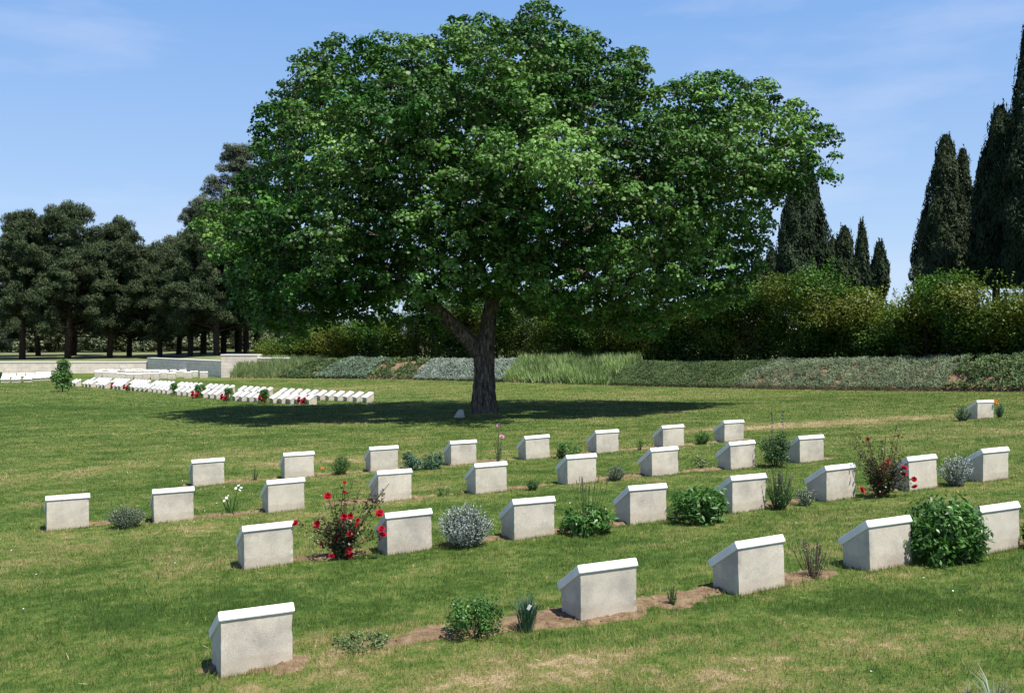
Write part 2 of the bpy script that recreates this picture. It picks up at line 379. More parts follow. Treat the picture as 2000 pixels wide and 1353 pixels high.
# ------------------------------------------------------------------ the rows of graves (photograph pixels of the foot of each high face)
ROWS = [
 [(503, 1309), (1190, 1207), (1489, 1154), (1741, 1108), (1956, 1076)],
 [(526, 1106), (801, 1078), (1044, 1050), (1267, 1020), (1464, 998), (1643, 975), (1804, 955), (1945, 938)],
 [(133, 1033), (340, 1018), (560, 998), (772, 978), (960, 962), (1137, 944), (1300, 928), (1452, 915), (1586, 902)],
 [(408, 948), (585, 933), (751, 920), (906, 907), (1051, 896), (1187, 884), (1316, 873), (1434, 862)],
]
ROWP = [np.array([gp(*q) for q in r]) for r in ROWS]
ROWLAB = [
 ['concrete grave marker with white slab, left end of the front row, nearest the camera',
  'grave marker in the front row right of the grass tuft with a white plant tag',
  'grave marker in the front row between the tiny green sprig and the faded lavender',
  'grave marker in the front row just left of the big leafy green bush',
  'grave marker in the front row just right of the big leafy green bush'],
 ['grave marker at the left end of the second row, left of the red rose bush',
  'grave marker in the second row with red roses over its shaded left side',
  'grave marker between the large silver shrub and the rosette with dead flower stalks',
  'grave marker between the rosette with dead stalks and the low broad green clump',
  'grave marker in the second row between the broad green clump and the dark lavender',
  'grave marker in the second row just left of the tall red rose bush',
  'grave marker with two dark red roses in front of its lower left corner',
  'grave marker at the right end of the second row, right of the smaller silver shrub'],
 ['grave marker at the left end of the third row, left of the grey cushion plant',
  'grave marker in the third row just right of the wide low grey cushion plant',
  'grave marker in the third row right of the white flowering lily',
  'grave marker in the third row with thin rose shoots crossing its face',
  'grave marker in the third row just left of the small dull green shrublet',
  'grave marker in the third row with two dead flower stalks in front of it',
  'grave marker in the third row just right of the small round grey cushion plant',
  'grave marker in the third row just left of the tall bush with two dark spikes',
  'grave marker at the right end of the third row, right of the tall spiked bush'],
 ['grave marker at the left end of the fourth row, nearest the lily behind it',
  'grave marker in the fourth row just left of the orange flower and feathery bush',
  'grave marker in the fourth row just left of the pair of blue green bushes',
  'grave marker in the fourth row between the blue green bushes and the pink flower',
  'grave marker in the fourth row between the pink flower and the bright low bush',
  'grave marker in the fourth row just right of the bright low bush',
  'grave marker in the fourth row just left of the small spiky dark green bush',
  'grave marker at the right end of the fourth row, right of the spiky green bush'],
]
ROWLAB[3][0] = 'grave marker at the left end of the fourth row, above the white lily'
LONE = gp(1925, 817)
ROT = R(26)

def soil_strength(x, y):
    """>0 where bare soil shows along each row"""
    best = np.full(np.shape(x), -9.0)
    for k, Pm in enumerate(ROWP):
        d = unit(Pm[-1, :2] - Pm[0, :2]); u = (x - Pm[0, 0]) * d[0] + (y - Pm[0, 1]) * d[1]; v = -(x - Pm[0, 0]) * d[1] + (y - Pm[0, 1]) * d[0]
        um = (Pm[:, 0] - Pm[0, 0]) * d[0] + (Pm[:, 1] - Pm[0, 1]) * d[1]; vm = -(Pm[:, 0] - Pm[0, 0]) * d[1] + (Pm[:, 1] - Pm[0, 1]) * d[0]
        vc = v - np.interp(u, um, vm) - .17
        hw = (.20, .105, .095, .085)[k]
        s = 1 - np.abs(vc) / hw - 3.0 * (fbm(x * 2.6, y * 2.6, 0, 11 + k, 4) - (.43, .38, .37, .37)[k])
        s = np.minimum(s, (um[-1] + .5 - u) / .3); s = np.minimum(s, (u + .34) / .2)
        best = np.maximum(best, s)
    return best

DRY = []
for px, py, rx, ry, a in [(1680, 822, 3.4, .9, .55), (1440, 838, 2.2, .7, .40), (1850, 850, 1.6, .5, .25), (630, 900, 1.5, .55, .45), (480, 885, 1.2, .5, .25), (150, 925, 1.2, .5, .22),
    (1180, 1290, 1.3, .35, .22), (1750, 1250, 1.4, .3, .30), (1500, 1320, 1.2, .3, .25), (830, 1330, .9, .3, .2), (600, 1320, .5, .25, .22), (60, 1230, .4, .3, .25), (700, 1240, .7, .25, .18), (1150, 1010, 1.2, .5, .08), (1850, 1180, .8, .3, -.12),
    (150, 800, 9, 6, -.22), (200, 1180, 1.6, 1.0, -.12), (700, 760, 9, 3.5, .24), (1300, 762, 9, 2.5, .12), (1300, 775, 9, 3, .12), (1000, 900, 4, 1, .06), (1500, 950, 2.5, .8, -.12), (1350, 1080, 1.5, .5, -.10), (430, 1190, 1.2, .4, -.1), (1300, 1230, 1.1, .25, -.15), (1700, 1170, 1.2, .3, -.18)]:
    g = gp(px, py); DRY.append((g[0], g[1], rx, ry, a))
def dryness(x, y):
    c, s = math.cos(R(14)), math.sin(R(14))
    u = x * c + y * s; v = -x * s + y * c
    o = .36 + .42 * (fbm(u * .5, v * .8, 0, 21, 3) - .5) + .30 * (fbm(u * 1.8, v * 2.6, 0, 31, 3) - .5)
    pm = .55 + .9 * fbm(x * 2.6, y * 2.6, 0, 36, 3)
    for gx, gy, rx, ry, a in DRY:
        uu = (x - gx) * c + (y - gy) * s; vv = -(x - gx) * s + (y - gy) * c
        o = o + a * (pm if a > 0 else 1) * np.exp(-(uu / rx) ** 2 - (vv / ry) ** 2)
    return o

# ------------------------------------------------------------------ ground
ang = np.linspace(-1.25, 1.25, 420); ang = np.tan(ang) / np.tan(1.25) * 2.6
dist = np.concatenate([np.linspace(-3, 3, 14)[:-1], 3 * 1.0125 ** np.arange(0, 300), [150, 220, 350, 600, 1000, 1600]])
X = []; Y = []
for d in dist:
    X.append(ang * max(d, 3.0)); Y.append(np.full(len(ang), d))
X = np.array(X); Y = np.array(Y); Z = G(X, Y)
nr, nc = X.shape; idx = np.arange(nr * nc).reshape(nr, nc)
Fc = np.stack([idx[:-1, :-1], idx[:-1, 1:], idx[1:, 1:], idx[1:, :-1]], -1).reshape(-1, 4)
o = mk('ground', np.stack([X, Y, Z], -1).reshape(-1, 3), Fc, M['lawn'], pattr={'dry': dryness(X, Y).ravel()}, smooth=True)
tag(o, kind='structure')

# soil beds: one low mounded strip along each row
for k, Pm in enumerate(ROWP):
    d = unit(Pm[-1, :2] - Pm[0, :2]); nrm = np.array([-d[1], d[0]])
    um = (Pm[:, :2] - Pm[0, :2]) @ d; vm = (Pm[:, :2] - Pm[0, :2]) @ nrm
    us = np.arange(-.6, um[-1] + .7, .018); vs = np.arange(-.32, .60, .018)
    U, Vv = np.meshgrid(us, vs, indexing='ij'); vc = Vv + np.interp(U, um, vm)
    x = Pm[0, 0] + U * d[0] + vc * nrm[0]; y = Pm[0, 1] + U * d[1] + vc * nrm[1]
    s = np.clip(soil_strength(x, y), -1, .35)
    z = G(x, y) + .06 * s + np.where(s > -.1, .018 * (fbm(x * 22, y * 22, 0, 5, 3) - .45), 0)
    nr, nc = x.shape; idx = np.arange(nr * nc).reshape(nr, nc)
    Fc = np.stack([idx[:-1, :-1], idx[:-1, 1:], idx[1:, 1:], idx[1:, :-1]], -1).reshape(-1, 4)
    parts = [(np.stack([x, y, z], -1).reshape(-1, 3), Fc)]
    # clods
    N = 1500; uu = rng.uniform(-.4, um[-1] + .4, N); vv = rng.uniform(-.15, .45, N); v2 = vv + np.interp(uu, um, vm)
    cx = Pm[0, 0] + uu * d[0] + v2 * nrm[0]; cy = Pm[0, 1] + uu * d[1] + v2 * nrm[1]
    ok = soil_strength(cx, cy) > .12; cx, cy = cx[ok], cy[ok]; n = len(cx)
    cz = G(cx, cy) + .06 * np.clip(soil_strength(cx, cy), -1, .35); r = rng.uniform(.006, .02, n)
    oct_ = np.array([[1, 0, 0], [0, 1, 0], [-1, 0, 0], [0, -1, 0], [0, 0, 1], [0, 0, -1]], float)
    Vc = np.stack([cx, cy, cz], 1)[:, None] + oct_[None] * r[:, None, None] * rng.uniform(.6, 1.3, (n, 6, 1))
    q = np.array([[0, 1, 4, 4], [1, 2, 4, 4]])
    tri = np.array([[0, 1, 4], [1, 2, 4], [2, 3, 4], [3, 0, 4]])
    quad = np.concatenate([tri, tri[:, :1]], 1)
    o = mk('soil_bed', parts[0][0], parts[0][1], M['soil'], smooth=True); tag(o, kind='structure')
    Fq = (np.arange(n)[:, None, None] * 6 + tri[None]).reshape(-1, 3)
    if n: tag(mk('soil', Vc.reshape(-1, 3), Fq, M['soil']), kind='structure')

# ------------------------------------------------------------------ grass blades
def blades(x, y, h, w, lean=.5):
    n = len(x); z = G(x, y) - .004
    a = rng.uniform(0, 2 * np.pi, n); b = rng.uniform(0, 2 * np.pi, n); l = rng.uniform(0, lean, n) * h
    V = np.empty((n, 3, 3)); base = np.stack([x, y, z], 1); wv = np.stack([np.cos(a), np.sin(a), 0 * a], 1) * (w * .5)[:, None]
    V[:, 0] = base - wv; V[:, 1] = base + wv
    V[:, 2] = base + np.stack([np.cos(b) * l, np.sin(b) * l, h * np.sqrt(np.maximum(1 - (l / h) ** 2 * .5, .2))], 1)
    return V.reshape(-1, 3), np.arange(n * 3).reshape(n, 3)
GV, GF, GD, GT, off = [], [], [], [], 0
def footprint(x, y):
    """inside a near marker"""
    o = np.zeros(x.shape, bool); c, s = math.cos(ROT), math.sin(ROT)
    for Pm in ROWP + [LONE[None]]:
        for q in Pm:
            u = (x - q[0]) * c + (y - q[1]) * s; v = -(x - q[0]) * s + (y - q[1]) * c
            o |= (np.abs(u) < .20) & (v > .015) & (v < .27)
    return o
for d0, d1, dens, hh, ww in [(3.6, 7, 5600, .031, .0034), (7, 10, 3800, .031, .0042), (10, 15, 1700, .028, .0062), (15, 22, 800, .030, .0095), (22, 34, 330, .032, .015), (34, 60, 90, .035, .03)]:
    area = (d1 ** 2 - d0 ** 2) * .60 + 2.0 * (d1 - d0); n = int(area * dens)
    y = np.sqrt(rng.uniform(d0 ** 2, d1 ** 2, n)); x = rng.uniform(-1, 1, n) * (.60 * y + 1.0)
    s = soil_strength(x, y) if d0 < 22 else np.full(n, -9.)
    dr = dryness(x, y)
    thin = rng.uniform(0, 1, n)
    keep = (s < rng.uniform(-.35, .16, n)) & ~footprint(x, y) & (thin < np.clip(1.25 - .55 * dr, .45, 1)) & (x < 40)
    x, y, s, dr = x[keep], y[keep], s[keep], dr[keep]
    tuft = fbm(x * 5, y * 5, 0, 41, 2); h = hh * rng.uniform(.55, 1.35, len(x)) * (.55 + 1.0 * tuft) * np.where((s > -.7) & (s < .2), 1.45, 1)
    V, Fc = blades(x, y, h, ww * rng.uniform(.7, 1.3, len(x)), .95)
    GV.append(V); GF.append(Fc + off); off += len(V); GD.append(np.repeat(dr, 3)); GT.append(rng.uniform(0, 1, len(x)))
# longer uncut blades against the foot of each near marker
for Pm in ROWP + [LONE[None]]:
    for q in Pm:
        n = 260; u = rng.uniform(-.25, .25, n); v = -np.abs(rng.normal(0, .022, n)) - .002
        c, s = math.cos(ROT), math.sin(ROT); x = q[0] + u * c - v * s; y = q[1] + u * s + v * c
        V, Fc = blades(x, y, rng.uniform(.02, .05, n), np.full(n, .004), .8)
        GV.append(V); GF.append(Fc + off); off += len(V); GD.append(np.repeat(dryness(x, y) - .05, 3)); GT.append(rng.uniform(.2, 1, n))
o = mk('grass', np.concatenate(GV), np.concatenate(GF), M['blade'], fattr={'tone': np.concatenate(GT)}, pattr={'dry': np.concatenate(GD)})
tag(o, 'short mown green lawn grass with dry tan patches', 'grass', kind='stuff')

# daisies and dry straw lying in the lawn
n = 500; y = np.sqrt(rng.uniform(4.2 ** 2, 24 ** 2, n)); x = rng.uniform(-.58, .58, n) * y; k = (vnoise(x * .6, y * .6, 0, 51) > .45) & ~footprint(x, y); x, y = x[k], y[k]; n = len(x)
V, Fc = leaves(np.stack([x, y, G(x, y) + rng.uniform(.018, .034, n)], 1), rng.normal(size=(n, 3)) * .3 + [0, -.2, 1], rng.uniform(.009, .017, n), rng.uniform(.008, .015, n))
tag(mk('daisies', V, Fc, M['whitepetal']), 'tiny white daisies scattered through the lawn grass', 'daisies', kind='stuff')
n = 2600; y = np.sqrt(rng.uniform(4.0 ** 2, 18 ** 2, n)); x = rng.uniform(-.58, .58, n) * y; k = (dryness(x, y) > rng.uniform(.1, .75, n)) & ~footprint(x, y); x, y = x[k], y[k]; n = len(x)
a_ = rng.uniform(0, 2 * np.pi, n)
V, Fc = leaves(np.stack([x, y, G(x, y) + rng.uniform(.01, .03, n)], 1), rng.normal(size=(n, 3)) * .4 + [0, 0, 1], rng.uniform(.02, .07, n), rng.uniform(.002, .0045, n), .05, axis=np.stack([np.cos(a_), np.sin(a_), .4 * rng.normal(size=n)], 1))
M['straw'] = plain('dry_straw', (.50, .41, .25), .8, .1, 10, .2)
tag(mk('straw', V, Fc, M['straw']), 'loose dry straw bits lying in the lawn grass', 'straw', kind='stuff')

# ------------------------------------------------------------------ grave markers
MW, MD, MH0, MH1, CT = .422, .280, .320, .146, .056
def marker_meshes(seed):
    r = random.Random(seed)
    bm = bmesh.new()
    # body: sloping top, grid divided so the edges can be worn
    nx, ny, nz = 14, 12, 10
    def P(u, v, w):
        top = MH0 + (MH1 - MH0) * v
        return Vector(((u - .5) * MW, v * MD, -.05 + (top + .05) * w))
    faces = []
    def grid(fn, a, b):
        vs = [[bm.verts.new(fn(i / a, j / b)) for j in range(b + 1)] for i in range(a + 1)]
        for i in range(a):
            for j in range(b): faces.append(bm.faces.new((vs[i][j], vs[i + 1][j], vs[i + 1][j + 1], vs[i][j + 1])))
    grid(lambda u, w: P(u, 0, w), nx, nz); grid(lambda u, w: P(1 - u, 1, w), nx, nz)
    grid(lambda v, w: P(0, 1 - v, w), ny, nz); grid(lambda v, w: P(1, v, w), ny, nz)
    grid(lambda u, v: P(u, v, 1), nx, ny)
    bmesh.ops.remove_doubles(bm, verts=bm.verts, dist=1e-5)
    for v in bm.verts:
        ex = abs(abs(v.co.x) - MW / 2) < 1e-4; ey = v.co.y < 1e-4 or v.co.y > MD - 1e-4
        amt = (.0055 if r.random() < .35 else .0025) if (ex and ey) else .0008
        v.co.x += r.uniform(-1, 0) * amt * (1 if v.co.x > 0 else -1); v.co.y += r.uniform(0, 1) * amt * (1 if v.co.y < MD / 2 else -1)
    bm.normal_update()
    mb = bpy.data.meshes.new('pedestal'); bm.to_mesh(mb); bm.free(); mb.materials.append(M['concrete'])
    # slab
    bm = bmesh.new(); bmesh.ops.create_cube(bm, size=1)
    sl = math.atan2(MH0 - MH1, MD); L = MD / math.cos(sl) + .030
    for v in bm.verts:
        v.co = Vector((v.co.x * (MW + .022), v.co.y * L, v.co.z * CT))
    bmesh.ops.bevel(bm, geom=list(bm.edges), offset=.004, segments=2, affect='EDGES')
    Mx = Matrix.Translation((0, MD / 2, (MH0 + MH1) / 2)) @ Matrix.Rotation(-sl, 4, 'X') @ Matrix.Translation((0, 0, CT / 2 + .001))
    bmesh.ops.transform(bm, matrix=Mx, verts=bm.verts)
    mc = bpy.data.meshes.new('slab'); bm.to_mesh(mc); bm.free(); mc.materials.append(M['cap'])
    return mb, mc
MK = [marker_meshes(s) for s in range(4)]
def marker(p, rz, label, group, sc=1.0, k=0, simple=False):
    t = empty('grave_marker', p, rz); t.scale = (sc, sc, sc)
    for nm, me in (('pedestal', MK[k][0]), ('inscribed_slab', MK[k][1])):
        o = bpy.data.objects.new(nm, me); COL.objects.link(o); o.parent = t
    tag(t, label, 'grave marker', group); return t
for r, Pm in enumerate(ROWP):
    for i, q in enumerate(Pm):
        t = marker(q, ROT + R(random.Random(r * 10 + i).uniform(-2.2, 2.2)), ROWLAB[r][i], 'grave markers in the four near rows', k=(r + i) % 4)
        t.rotation_euler.x = R(random.Random(r * 10 + i + 5).uniform(-1.4, 1.4)); t.rotation_euler.y = R(-.9 + random.Random(r + i * 7).uniform(-.8, .8))
marker(LONE, R(20), 'lone grave marker on open lawn between two dark tufts near the planted bank', 'grave markers in the four near rows')

def interp(tab, x):
    tab = sorted(tab); return float(np.interp(x, [a for a, b in tab], [b for a, b in tab]))
FR = R(119)
ORD = 'first second third fourth fifth sixth seventh eighth ninth tenth eleventh twelfth'.split() + ['%dth' % k for k in range(13, 60)]
rowB_y = [(602, 789), (532, 786), (459, 781), (398, 775), (347, 770), (302, 765), (202, 757), (146, 753)]
rowB = [615, 596, 579, 562, 545, 513, 499, 484, 471, 447, 434, 422, 409, 379, 368, 357, 337, 328, 319, 310, 300, 291, 282, 273, 265, 246, 239, 231, 215, 208, 200, 188, 181, 174, 158, 151]
for i, px in enumerate(rowB):
    cl = sum(1 for a, b in zip(rowB[:i], rowB[1:i + 1]) if a - b > 20 or (a - b > 12.5 and a < 440)); k0 = i - max([j for j in range(1, i + 1) if rowB[j - 1] - rowB[j] > 20 or (rowB[j - 1] - rowB[j] > 12.5 and rowB[j - 1] < 440)] or [0])
    lab = ('first white sloping marker of the far front line, nearest the tree shadow' if i == 0 else
           f'small white marker, {ORD[k0]} from the right in the {ORD[cl]} cluster of the far front line')
    marker(gp(px, interp(rowB_y, px)), FR, lab, 'front line of the long far row of white markers', k=i % 4)
rowA_y = [(725, 785), (630, 780), (500, 771), (400, 763), (300, 756), (180, 749)]
px = 726.0; i = 0
A5 = ['rightmost of the far white markers, at the open end of the rear line', 'second far white marker from the open right end of the rear line', 'third far white marker from the open right end of the rear line',
      'fourth far white marker from the open right end of the rear line', 'fifth far white marker from the open right end of the rear line']
while px > 185:
    if not (i > 10 and i % 6 == 5):
        marker(gp(px, interp(rowA_y, px)), FR, A5[i] if i < 5 else f'half hidden white marker, {ORD[i]} from the right in the far rear line', 'rear line of the long far row of white markers', k=i % 4)
    px -= 19.3 * ((px + 250) / 975) ** 1.7; i += 1
back = [(187, 738), (201, 738), (215, 739), (230, 741), (247, 742), (263, 742), (279, 741), (296, 741), (312, 739), (328, 740), (360, 739), (391, 738)]
for i, (a, b) in enumerate(back):
    marker(gp(a + 7, b), R(12), 'small upright cream marker alone at the right end before the grey shaded wall' if i == len(back) - 1 else f'small cream marker, {ORD[i]} from the left in the front line before the boundary wall', 'far block of cream markers, front line', sc=1.12, k=i % 4)
for i, (a, b) in enumerate([(192, 735), (221, 735.5), (252, 736), (270, 736), (288, 736.5), (306, 736), (322, 736), (346, 736.5), (357, 736), (379, 736.5)]):
    marker(gp(a, b), R(12), f'small cream marker, {ORD[i]} from the left in the middle line before the boundary wall', 'far block of cream markers, middle line', sc=1.12, k=i % 4)
for i, (a, b) in enumerate([(200, 731.5), (215, 731.5), (228, 732), (244, 731.5), (256, 732), (284, 732), (294, 732), (306, 732), (320, 732), (338, 732), (357, 732)]):
    marker(gp(a, b), R(12), f'tiny cream marker, {ORD[i]} from the left in the rearmost line under the boundary wall', 'far block of cream markers, rearmost line', k=i % 4)
for i, (a, b) in enumerate([(12, 747), (33, 747), (56, 746), (74, 743.5), (84, 743), (94, 742.5)]):
    marker(gp(a, b), R(194), f'sloping white marker, {ORD[i]} from the left edge in the front line beside young tree', 'markers left of the young tree, front line', k=i % 4)
for i, (a, b) in enumerate([(8, 741), (24, 741), (42, 740), (60, 739.5), (78, 738), (92, 737.5)]):
    marker(gp(a, b), R(194), f'white marker behind the left front line, {ORD[i]} from the left edge of the photo', 'markers left of the young tree, rear line', k=i % 4)

# ------------------------------------------------------------------ boundary wall, bank, ground above
def box(w, d, h, loc=(0, 0, 0), bev=.01):
    bm = bmesh.new(); bmesh.ops.create_cube(bm, size=1)
    for v in bm.verts: v.co = Vector((v.co.x * w + loc[0], v.co.y * d + loc[1], (v.co.z + .5) * h + loc[2]))
    if bev: bmesh.ops.bevel(bm, geom=list(bm.edges), offset=bev, segments=1, affect='EDGES')
    return bm
def bmo(name, bm, mat, parent=None):
    me = bpy.data.meshes.new(name); bm.to_mesh(me); bm.free(); me.materials.append(mat)
    o = bpy.data.objects.new(name, me); COL.objects.link(o)
    if parent: o.parent = parent
    return o
def wall(a, b, top, name, label, thick=.55, panels=(), base=-3.1):
    a = np.array(a, float); b = np.array(b, float); L = np.linalg.norm(b - a); ang_ = math.atan2(b[1] - a[1], b[0] - a[0])
    t = empty(name, (a[0], a[1], base), ang_); H = top - base
    bmo('masonry', box(L, thick, H - .09, (L / 2, thick / 2, 0)), M['wall'], t)
    bmo('coping', box(L + .04, thick + .05, .09, (L / 2, thick / 2, H - .087)), M['panel'], t)
    for u, v, w, h in panels:
        bmo('inscription_panel', box(w, .03, h, (u, -.006, v - base)), M['panel'], t)
    tag(t, label, 'wall'); return t
c1 = gp(436, 737); c2 = gp(287, 726); c3 = gp(-250, 730)
dC1 = c1[1]; dC2 = c2[1]
wtop2 = -(706 - HZ) / F * dC2
wall(c3[:2], (c2[0], c2[1]), wtop2, 'boundary_wall', 'low cream stone wall at the left behind the rows of small markers', panels=((18.3, wtop2 - .55, .42, .26), (13.5, wtop2 - .5, .42, .26), (8.0, wtop2 - .5, .42, .26)))
wtop1 = -(703.5 - HZ) / F * dC1
v12 = unit(c1[:2] - c2[:2])
wall(c2[:2] + v12 * .1, c1[:2] - v12 * .02, wtop1 - .03, 'shaded_wall', 'grey shaded wall running from the cream wall to the white end wall', thick=.5)
ew = at(440, 692, dC1)
e1 = np.array([at(432, 0, dC1)[0], dC1 - .05]); e2 = np.array([at(503, 0, dC1 - .2)[0], dC1 - .25]); e3 = np.array([at(565, 0, dC1 - .3)[0], dC1 - .4])
wall(e1, e2, ew[2], 'end_wall', 'taller pale wall end where the planted bank begins', thick=.9)
wall(e2 + np.array([.02, .02]), e3, ew[2] - .2, 'lower_wall', 'low pale wall step vanishing into grass at the bank end', thick=.6)

bb = [gp(px, py) for px, py in [(452, 738), (735, 743), (1000, 748), (1250, 752.5), (1500, 757), (1750, 762.5), (2000, 768)]]
bb = np.array(bb)
# straighten the line of the bank's foot in plan
cf = np.polyfit(bb[:, 0], bb[:, 1], 2)
xs = np.linspace(bb[0, 0], bb[-1, 0] + 9, 260)
foot = np.stack([xs, np.polyval(cf, xs)], 1)
T = unit(np.gradient(foot, axis=0)); Nn = np.stack([-T[:, 1], T[:, 0]], 1)
SL = np.r_[0, np.cumsum(np.linalg.norm(np.diff(foot, axis=0), axis=1))]
BW = 2.5
def bank_top_h(x): return interp([(-19, 1.10), (-6, 1.02), (5, 1.0), (16, 1.02), (26, 1.05)], x)
BH = np.array([bank_top_h(x) for x in xs])
def bank_pt(s, t):
    """s metres along the foot, t 0..1 up the slope"""
    x = np.interp(s, SL, foot[:, 0]); y = np.interp(s, SL, foot[:, 1]); nx = np.interp(s, SL, Nn[:, 0]); ny = np.interp(s, SL, Nn[:, 1]); h = np.interp(s, SL, BH)
    z0 = G(x, y)
    prof = np.sin(np.clip(t, 0, 1) * np.pi / 2) ** 1.05
    return np.stack([x + nx * BW * t, y + ny * BW * t, z0 + h * prof], -1)
ss = np.linspace(0, SL[-1], 500); tt = np.linspace(-.12, 1.0, 26)
S_, T_ = np.meshgrid(ss, tt, indexing='ij'); Pb = bank_pt(S_, T_)
Pb[..., 2] += np.where(T_ < 0, T_ * 1.0, .05 * (fbm(S_ * 3, T_ * 8, 0, 77, 3) - .5))
nr, nc = S_.shape; idx = np.arange(nr * nc).reshape(nr, nc)
Fc = np.stack([idx[:-1, :-1], idx[1:, :-1], idx[1:, 1:], idx[:-1, 1:]], -1).reshape(-1, 4)
tag(mk('bank', Pb.reshape(-1, 3), Fc, M['soil'], smooth=True), kind='structure')
# higher ground beyond bank and walls
topl = bank_pt(SL[::6], np.ones(len(SL[::6])) * .98)[::-1]; topl[:, 2] -= .03
wl = [(e3[0], e3[1] + .3, ew[2] - .4), (e2[0], e2[1] + .45, ew[2] - .4), (e1[0] + .3, e1[1] + .5, wtop1 - .08), (c2[0] + .25, c2[1] + .28, wtop2 - .10), (c3[0], c3[1] + .28, wtop2 - .12), (c3[0] - 30, c3[1] + 2, wtop2 - .12), (c3[0] - 120, c3[1] - 10, wtop2 - .1)]
inner = np.concatenate([np.array([[60, 8, .2], [40, 16, -.1]]), topl, np.array(wl)])
inner = np.concatenate([resample(inner[:, :], np.zeros(len(inner)), 10)[0][:0], inner])
C0 = np.array([-8., 20.]); rad = unit(inner[:, :2] - C0)
rings = [0, .5, 1.5, 4, 10, 20, 45, 90, 200, 500, 1200]
RR = []
for r_ in rings:
    q = inner.copy(); q[:, :2] += rad * r_
    if r_ > 0: q[:, 2] += .10 * (1 - math.exp(-r_ / 8)) + (.15 * (vnoise(q[:, 0] * .1, q[:, 1] * .1, 0, 8) - .5) if r_ > 5 else 0)
    q[:, 2] = q[:, 2] * math.exp(-r_ / 250) + (-1.2) * (1 - math.exp(-r_ / 250))
    RR.append(q)
RR = np.array(RR); nr, nc = RR.shape[:2]; idx = np.arange(nr * nc).reshape(nr, nc)
Fc = np.stack([idx[:-1, :-1], idx[1:, :-1], idx[1:, 1:], idx[:-1, 1:]], -1).reshape(-1, 4)
tag(mk('terrain', RR.reshape(-1, 3), Fc, M['field'], smooth=True), kind='structure')

# bank plantings: sections (px at foot, px at top) in the photograph, turned into metres along the bank
def s_of_px(px, t):
    s = np.linspace(0, SL[-1], 1500); P = bank_pt(s, np.full_like(s, t)); u = P[:, 0] / P[:, 1] * F + 1000
    return float(np.interp(px, u, s))
def planting(name, label, f0, f1, t0, t1, dens, h, w, mat, style, holes=0.0, hs=.8, tlo=0.0, hf=1.6):
    dens *= 2.6 if style == 'leaf' else 2.0; w *= 1.45 if style == 'leaf' else 1.1; h *= 1.15; holes *= .93
    a0, a1 = s_of_px(f0, 0), s_of_px(f1, 0); b0, b1 = s_of_px(t0, 1), s_of_px(t1, 1)
    if f0 <= 455: a0 = b0 = 0
    if f1 >= 2000: a1 = b1 = SL[-1]
    lo, hi = min(a0, b0), max(a1, b1); N = int((hi - lo) * BW * dens)
    s = rng.uniform(lo, hi, N); t = rng.uniform(tlo, 1.04, N)
    jit = .25 * (vnoise(t * 7, s * .8, 0, 9) - .5)
    k = (s > a0 + (b0 - a0) * t + jit) & (s < a1 + (b1 - a1) * t + jit); s, t = s[k], t[k]
    if holes: k = (fbm(s * hf, t * BW * hf * 1.2, 0, 55, 3) > holes) | (t < .10); s, t = s[k], t[k]
    N = len(s); P = bank_pt(s, np.minimum(t, 1.0)); P[:, 2] += np.where(t > 1, -.02, 0)
    lump = vnoise(s * hs * 4, t * BW * hs * 3, 0, 66)
    hh = h * (.7 + .45 * lump) * rng.uniform(.7, 1.3, N)
    if style == 'blade':
        az = rng.uniform(0, 2 * np.pi, N); b = rng.uniform(0, 2 * np.pi, N); l = rng.uniform(0, .7, N) * hh
        wv = np.stack([np.cos(az), np.sin(az), 0 * az], 1) * w * .5
        V = np.empty((N, 3, 3)); V[:, 0] = P - wv; V[:, 1] = P + wv; V[:, 2] = P + np.stack([np.cos(b) * l, np.sin(b) * l, hh], 1)
        V = V.reshape(-1, 3); Fc = np.arange(3 * N).reshape(N, 3)
    else:
        Pc = P.copy(); Pc[:, 2] += hh * rng.uniform(.25, 1, N) ** .6
        nn = rng.normal(size=(N, 3)) * .9 + np.array([-.2, -.35, .8])
        V, Fc = leaves(Pc, nn, w * rng.uniform(1.2, 2.2, N), w * rng.uniform(.6, 1, N), .2, axis=np.tile([0, 0, 1.], (N, 1)) + .5 * rng.normal(size=(N, 3)))
    o = mk(name, V, Fc, mat, fattr={'tone': np.clip(.75 * lump + .35 * rng.uniform(0, 1, N), 0, 1)})
    tag(o, label, 'ground cover', kind='stuff')
M['iris'] = foliage('iris_blade', (.08, .135, .055), (.30, .38, .17), .25, .5, .2, 1, .2)
M['irisb'] = foliage('iris_leaf', (.10, .17, .06), (.36, .46, .20), .25, .5, .2, 2, .3)
M['lowgreen'] = foliage('low_green_cover', (.045, .082, .030), (.12, .175, .070), .12, .6, .15, 1, .2)
M['lavcover'] = foliage('grey_green_cover', (.090, .125, .075), (.235, .285, .175), .1, .7, .1, 1, .2)
M['sagecover'] = foliage('sage_cover', (.09, .135, .095), (.21, .28, .19), .1, .7, .1, 1, .2)
M['palecover'] = foliage('pale_silver_cover', (.15, .19, .16), (.33, .385, .33), .1, .7, .1, 1, .2)
planting('tall_grass', 'long green grass on the bank beside the white wall end', 452, 545, 452, 640, 260, .34, .035, M['iris'], 'blade')
planting('green_mat', 'dull green creeping plants with bare spots on the bank', 545, 610, 640, 700, 500, .14, .05, M['lowgreen'], 'leaf', .25, tlo=.0)
planting('sage_mat', 'smooth grey green sage mat covering the bank', 610, 715, 700, 765, 600, .20, .05, M['sagecover'], 'leaf')
planting('weeds', 'sparse weeds and scattered tufts on bare brown part of bank', 715, 805, 765, 850, 160, .22, .06, M['lowgreen'], 'leaf', .52)
planting('silver_mat', 'pale silver carpet planting behind the big tree trunk', 805, 985, 850, 1020, 700, .18, .04, M['palecover'], 'leaf', .33, hf=3.2)
